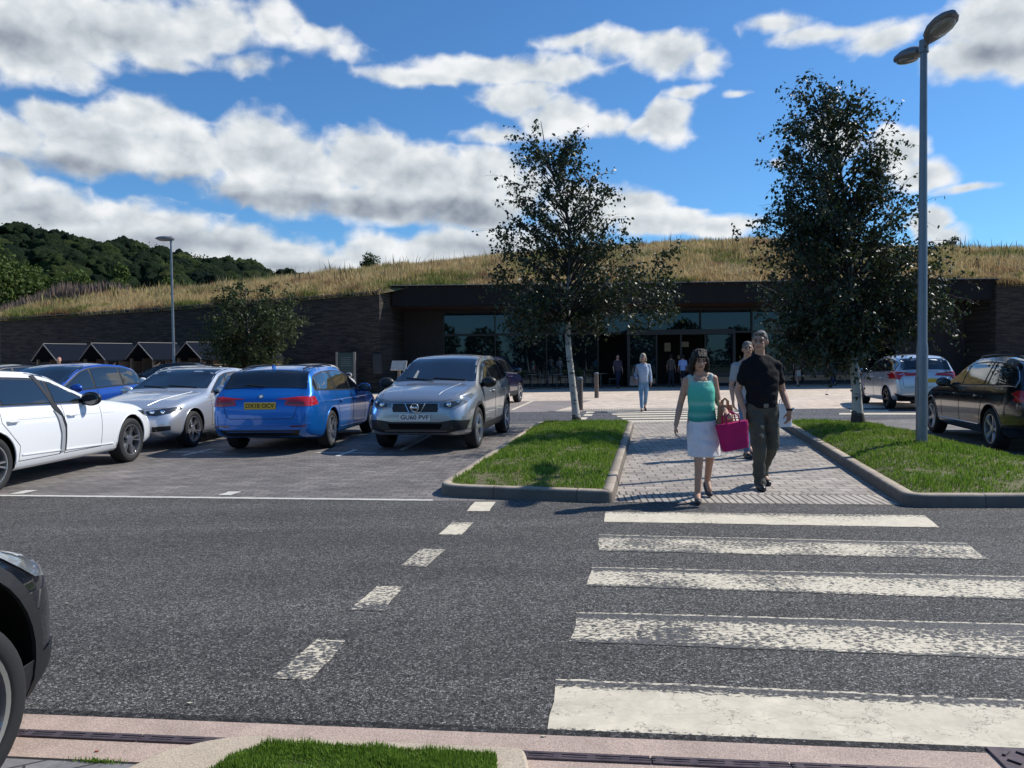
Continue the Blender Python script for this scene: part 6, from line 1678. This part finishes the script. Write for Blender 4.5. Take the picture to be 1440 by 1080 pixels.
T = [(V3((-.115, .025, 1.272)), .050, V3((-.085, .015, 1.19)), .06), (V3((.085, .025, 1.285)), .050, V3((.060, .015, 1.19)), .06), (V3((-.10, .0, 1.22)), .045, V3((.075, .0, 1.22)), .045), (V3((-.085, .05, 1.22)), .05, V3((.06, .05, 1.22)), .05),
     ('loft', [(.82, -.005, -.005, .150, .112), (.92, -.005, .0, .142, .108), (1.0, -.01, .0, .134, .104), (1.10, -.012, .005, .142, .115), (1.18, -.013, .01, .142, .108), (1.245, -.013, .02, .115, .080)])]
SKT = [('loft', [(.47, -.0, -.055, .165, .150), (.60, -.0, -.04, .166, .140), (.72, -.003, -.015, .163, .125), (.82, -.005, .0, .155, .115), (.87, -.005, .0, .142, .108)])]
HW = [('e', (0, .024, .034), (.083, .098, .084)), ('e', (0, .055, -.03), (.086, .07, .11)), ((-.078, .01, .0), .032, (-.084, .0, -.12), .030), ((.078, .01, .0), .032, (.084, .0, -.12), .030), ((-.06, .06, -.1), .05, (.06, .06, -.1), .05), ((-.050, -.02, .095), .026, (-.050, -.070, .050), .015), ((-.025, -.02, .105), .026, (-.026, -.078, .056), .014), ((0, -.02, .108), .026, (0, -.080, .052), .014), ((.025, -.02, .105), .026, (.026, -.078, .056), .014), ((.050, -.02, .095), .026, (.050, -.070, .046), .015), ((-.06, -.05, .03), .020, (-.085, -.02, -.06), .026), ((.06, -.05, .03), .020, (.085, -.02, -.06), .026), ((-.085, .0, -.10), .028, (-.07, -.03, -.15), .016), ((.085, .0, -.10), .028, (.075, -.025, -.145), .016)]
wom, P, Rm = make_person('woman', WL, 0, 'dark haired woman in mint green sleeveless top and white skirt beside the man in black', J, (-.03, -.005, 1.465), .98, R(2), R(14), SK1, .0075, .90,
    [('sleeveless_top', T, .008, M_TOP, 4, .004)], [('skirt', SKT, .009, M_SKIRT, 3, .009)], M_SAND, (HW, M_DHAIR),
    hands=[(V3(J['Lwri']), (-.15, -.2, -1), (.9, -.3, 0), .92, .5, -1), (V3(J['Rwri']), (.15, -.75, -.35), (-.2, .2, -1), .92, 1.0, -1)], brow=M_DHAIR)
mb = MB(); mb.tube([V3((-.02+.075*math.cos(a_), .0-.045*math.sin(a_)-.02, 1.315-.035*math.sin(a_))) for a_ in [math.pi*k/12 for k in range(13)]], .004, 6); mb.build('necklace', simple('pale_beads', (.5, .45, .38), .5), wom, smooth=True)
# magenta tote, hung from her forearm
M_MAG = cloth('magenta_bag', (.36, .006, .10), .4, 10, .6); M_TAN = simple('tan_leather', (.30, .15, .07), .5, var=.2, vscale=10)
def tote(root, w0, w1, h, t0, t1, mat, hh, name='bag_body', slump=.0):
    mb = MB(); rows = 12; rings = []
    for j in range(rows+1):
        v = j/rows; z = -h*(1-v); w = w1+(w0-w1)*v; t = t1+(t0-t1)*v; ring = []
        for k in range(28):
            a_ = 2*math.pi*k/28; ca, sa = math.cos(a_), math.sin(a_)
            x = math.copysign(abs(ca)**.5, ca)*w/2; y = math.copysign(abs(sa)**.5, sa)*t/2
            x += .012*noise.noise(V3((x*14, y*10, z*12))); y += .018*noise.noise(V3((x*9, 3, z*9)))
            ring.append(mb.bm.verts.new((x, y, z+slump*x)))
        rings.append(ring)
    for A, B in zip(rings[:-1], rings[1:]):
        for k in range(28): mb.bm.faces.new((A[k], A[(k+1) % 28], B[(k+1) % 28], B[k]))
    mb.bm.faces.new(rings[0][::-1]); mb.bm.faces.new(rings[-1]); mb.build(name, mat, root, smooth=50)
    for y in (-t0/2*.8, t0/2*.8):
        mb = MB(); mb.tube([V3((-w0*.22, y, -.03)), V3((-w0*.2, y, hh*.6)), V3((0, y*.5, hh)), V3((w0*.2, y, hh*.6)), V3((w0*.22, y, -.03))], .008, 6); mb.build('bag_handle', mat, root, smooth=True)
s_ = 135
bg = empty('handbag', (WL[0]+.245, WL[1]-.20, .825), R(8), 'large magenta tote bag hanging from the woman in the green top', 'bag')
bg.rotation_euler = (0, R(-9), R(8)); tote(bg, .33, .275, .275, .12, .10, M_MAG, .12)
b2g = empty('shoulder_bag', (WL[0]+.215, WL[1]-.08, 1.0), 0, 'tan leather bag held above the magenta tote', 'bag')
tote(b2g, .14, .19, .24, .07, .09, M_TAN, .07)

# ---- man half hidden behind the man in black --------------------------------------
def generic(loc, rz, label, h=1.7, sex='m', top=(.3, .3, .3), leg=(.05, .06, .1), hair=M_DHAIR, skin=SK2, skirt=False, sleeve=.5, step=.15, vox=.014, yaw=0, arms=(0, 0), group='people by the entrance', bald=False, shoes=None, reach=0):
    k = h/1.75; B = 1.0 if sex == 'm' else .88
    W = .18*B
    J = dict(neck=(0, .03, 1.47), Lsho=(-W, .03, 1.37), Rsho=(W, .03, 1.37), Lelb=(-W-.06, .05+arms[0]*.05, 1.09), Relb=(W+.06, .05+arms[1]*.05, 1.09), Lwri=(-W-.07, -.04-arms[0]*.2, .87+arms[0]*.2), Rwri=(W+.07, -.04-arms[1]*.2, .87+arms[1]*.2),
             Lhip=(-.08, 0, .92), Rhip=(.08, 0, .92), Lknee=(-.075, -.3*step-.02, .50), Rknee=(.075, .1*step-.02, .50), Lank=(-.07, -step*.8, .085), Rank=(.07, step, .09+step*.3), Ltoe=(-.08, -step*.8-.17, 0), Rtoe=(.08, step-.17, 0.0))
    J = {a_: tuple(c_*k for c_ in b_) for a_, b_ in J.items()}
    tm = cloth('cloth_%.2f_%.2f_%.2f' % top, top, .6, 14); lm = cloth('cloth_%.2f_%.2f_%.2f' % leg, leg, .6, 14)
    T = []
    for sd in 'LR':
        a_, b_, c_ = V3(J[sd+'sho']), V3(J[sd+'elb']), V3(J[sd+'wri'])
        T.append((a_, .068*B*k, a_.lerp(b_, min(1, sleeve*1.4)), .055*B*k))
        if sleeve > .8: T.append((b_, .053*B*k, b_.lerp(c_, .9), .042*B*k))
    T += [(V3(J['Lsho']), .062*B*k, V3(J['Rsho']), .062*B*k), ('loft', [(z_*k, 0, y_*k, rx_*B*k, ry_*k) for z_, y_, rx_, ry_ in ((.88, 0, .17, .12), (1.07, 0, .165, .12), (1.22, .005, .185, .125), (1.34, .02, .19, .11), (1.44, .03, .10, .07))])]
    TR = [(V3((-.06, 0, .90))*k, .105*B*k, V3((.06, 0, .90))*k, .105*B*k)]
    if skirt:
        for i in range(8): TR.append(('e', V3((0, 0, .88-.05*i))*k, ((.15+.004*i)*k*B, (.11+.006*i)*k, .045*k)))
    else:
        for sd in 'LR':
            h_, kn, an = V3(J[sd+'hip']), V3(J[sd+'knee']), V3(J[sd+'ank']); TR += [(h_, .095*B*k, kn, .065*k), (kn, .065*k, an+V3((0, 0, .04)), .05*k)]
    if bald: HB = [('e', (0, .04, .02), (.078, .078, .075))]
    elif sex == 'm': HB = [('e', (0, .022, .045), (.081, .095, .082)), ('e', (0, .05, .0), (.078, .067, .085))]
    else: HB = [('e', (0, .022, .043), (.086, .102, .088)), ('e', (0, .055, -.03), (.084, .07, .10)), ((-.075, .01, .0), .028, (-.08, .0, -.10), .026), ((.075, .01, .0), .028, (.08, .0, -.10), .026)]
    hands = [(V3(J['Lwri']), (0, -.15, -1), (1, 0, 0), k, .4, -1), (V3(J['Rwri']), (0, -.15, -1), (-1, 0, 0), k, .4, 1)]
    r, P, Rm = make_person('p', loc, rz, label, J, (0, .01, 1.625*k), k, yaw, 0, skin, vox, B*k, [('shirt', T, vox, tm, 2, .004)], [('skirt' if skirt else 'trousers', TR, vox, lm, 2, .004)], shoes or M_SHOE, (HB, hair), group=group, hands=hands)
    return r
p = AT(1052, 560, 11.4)
generic((p.x, 11.4, 0), R(5), 'man in grey t-shirt half hidden behind the man in black', 1.73, 'm', (.30, .32, .34), (.10, .17, .28), M_GREY, SK1, sleeve=.5, vox=.009, yaw=R(-20), group='people on the path', bald=False)
bg = empty('carrier_bag', (AT(1100, 580, 11.3).x, 11.25, .80), R(10), 'white carrier bag held behind the man in black, beside his watch hand', 'bag'); tote(bg, .20, .26, .34, .08, .10, simple('white_plastic', (.62, .63, .64), .4), .08)
# ---- fair woman in light blue at the far crossing
p = G(905, 578)
lady = generic((p.x, p.y, 0), R(-4), 'fair haired woman in pale blue top and jeans stepping onto far crossing', 1.62, 'f', (.42, .50, .62), (.20, .33, .48), M_BLOND, SK2, sleeve=1.0, step=.22, vox=.010, arms=(.6, 0), group='people on the path')
bg = empty('shoulder_bag', (p.x-.24, p.y-.02, .98), R(20), 'grey shoulder bag at the side of the fair woman in pale blue', 'bag'); tote(bg, .26, .30, .26, .09, .12, simple('grey_bag', (.14, .14, .15), .6), .32)
# ---- people in the shade of the entrance
EP = [(960, 38.2, 180, 'woman in blue top and dark skirt walking into the entrance doors', 1.66, 'f', (.30, .42, .72), (.02, .02, .03), M_DHAIR, True),
      (944, 38.6, 150, 'person in dull brown top just left of the woman entering the doors', 1.68, 'f', (.12, .09, .08), (.04, .04, .05), M_DHAIR, False),
      (869, 38.0, 20, 'person in dark striped top standing left of the entrance by the glass', 1.68, 'm', (.07, .05, .07), (.02, .025, .05), M_DHAIR, False),
      (1122, 37.6, 0, 'woman in pale skirt standing in the shade behind the right birch', 1.66, 'f', (.10, .09, .09), (.36, .33, .30), M_DHAIR, True),
      (1098, 38.4, 30, 'person in dark clothes in the shade right of the man in black', 1.72, 'm', (.05, .05, .06), (.05, .05, .06), M_GREY, False),
      (1172, 38.0, -20, 'person in navy top standing in the shade beside the right birch trunk', 1.76, 'm', (.03, .04, .12), (.02, .03, .09), M_DHAIR, False)]
for px, Y, rz, lab, h, sx, tp, lg, hr, sk in EP:
    q = AT(px, 540, Y); generic((q.x, Y, 0), R(rz), lab, h, sx, tp, lg, hr, SK2, skirt=sk, vox=.022)
q = AT(84, 540, 31); generic((q.x, 31, 0), R(30), 'person with pink cap standing at the leftmost kiosk, only the head showing', 1.80, 'm', (.25, .2, .2), (.05, .05, .08), cloth('pink_cap', (.50, .22, .20)), SK2, vox=.022, group='people at the kiosks')
q = AT(277, 540, 29.5); generic((q.x, 29.5, 0), R(0), 'bald person standing between the kiosks and the pale silver hatchback', 1.50, 'm', (.06, .06, .07), (.05, .05, .08), M_GREY, SK2, vox=.022, group='people at the kiosks', bald=True)
# cafe tables and chairs in the shade against the glass
M_CAFE = simple('cafe_metal', (.10, .10, .11), .4, .5); M_CAFT = simple('cafe_top', (.16, .15, .14), .5)
def cafe_table():
    r = empty('cafe_table', label='x', cat='table', group='cafe furniture by the glass')
    MB().cyl((0, 0, .71), (0, 0, .735), .36, .36, 24).build('table_top', M_CAFT, r, smooth=40); MB().cyl((0, 0, .02), (0, 0, .71), .03, .03, 10).build('pillar', M_CAFE, r, smooth=40); MB().cyl((0, 0, 0), (0, 0, .02), .24, .22, 20).build('base', M_CAFE, r, smooth=40); return r
def cafe_chair():
    r = empty('cafe_chair', label='x', cat='chair', group='cafe furniture by the glass')
    MB().box((0, 0, .45), (.42, .42, .03), bev=.01).build('seat', M_CAFT, r); MB().box((0, .21, .72), (.42, .025, .26), bev=.01).build('backrest', M_CAFT, r)
    for x in (-.18, .18):
        MB().tube([(x, -.19, 0), (x, -.18, .44)], .012, 6).build('leg', M_CAFE, r); MB().tube([(x, .22, 0), (x, .19, .45), (x, .215, .84)], .012, 6).build('leg', M_CAFE, r)
    return r
T0, C0 = cafe_table(), cafe_chair(); first = True
for i, px in enumerate((748, 783, 845)):
    x = AT(px, 540, 38.6).x; nm = ['leftmost', 'middle', 'rightmost'][i]
    t_ = T0 if i == 0 else copy_tree(T0); t_.location = (x, 38.6, 0); t_['label'] = nm+' round cafe table in the shade left of the entrance'
    for j, (dx, dy, a_) in enumerate(((-.62, .05, 90), (.62, 0, -90))):
        c_ = C0 if first else copy_tree(C0); first = False; c_.location = (x+dx, 38.6+dy, 0); c_.rotation_euler = (0, 0, R(a_)); c_['label'] = ('chair on the left side of the ' if j == 0 else 'chair on the right side of the ')+nm+' cafe table'
bpy.data.scenes.remove(TMP)
print('done', len(bpy.data.objects))
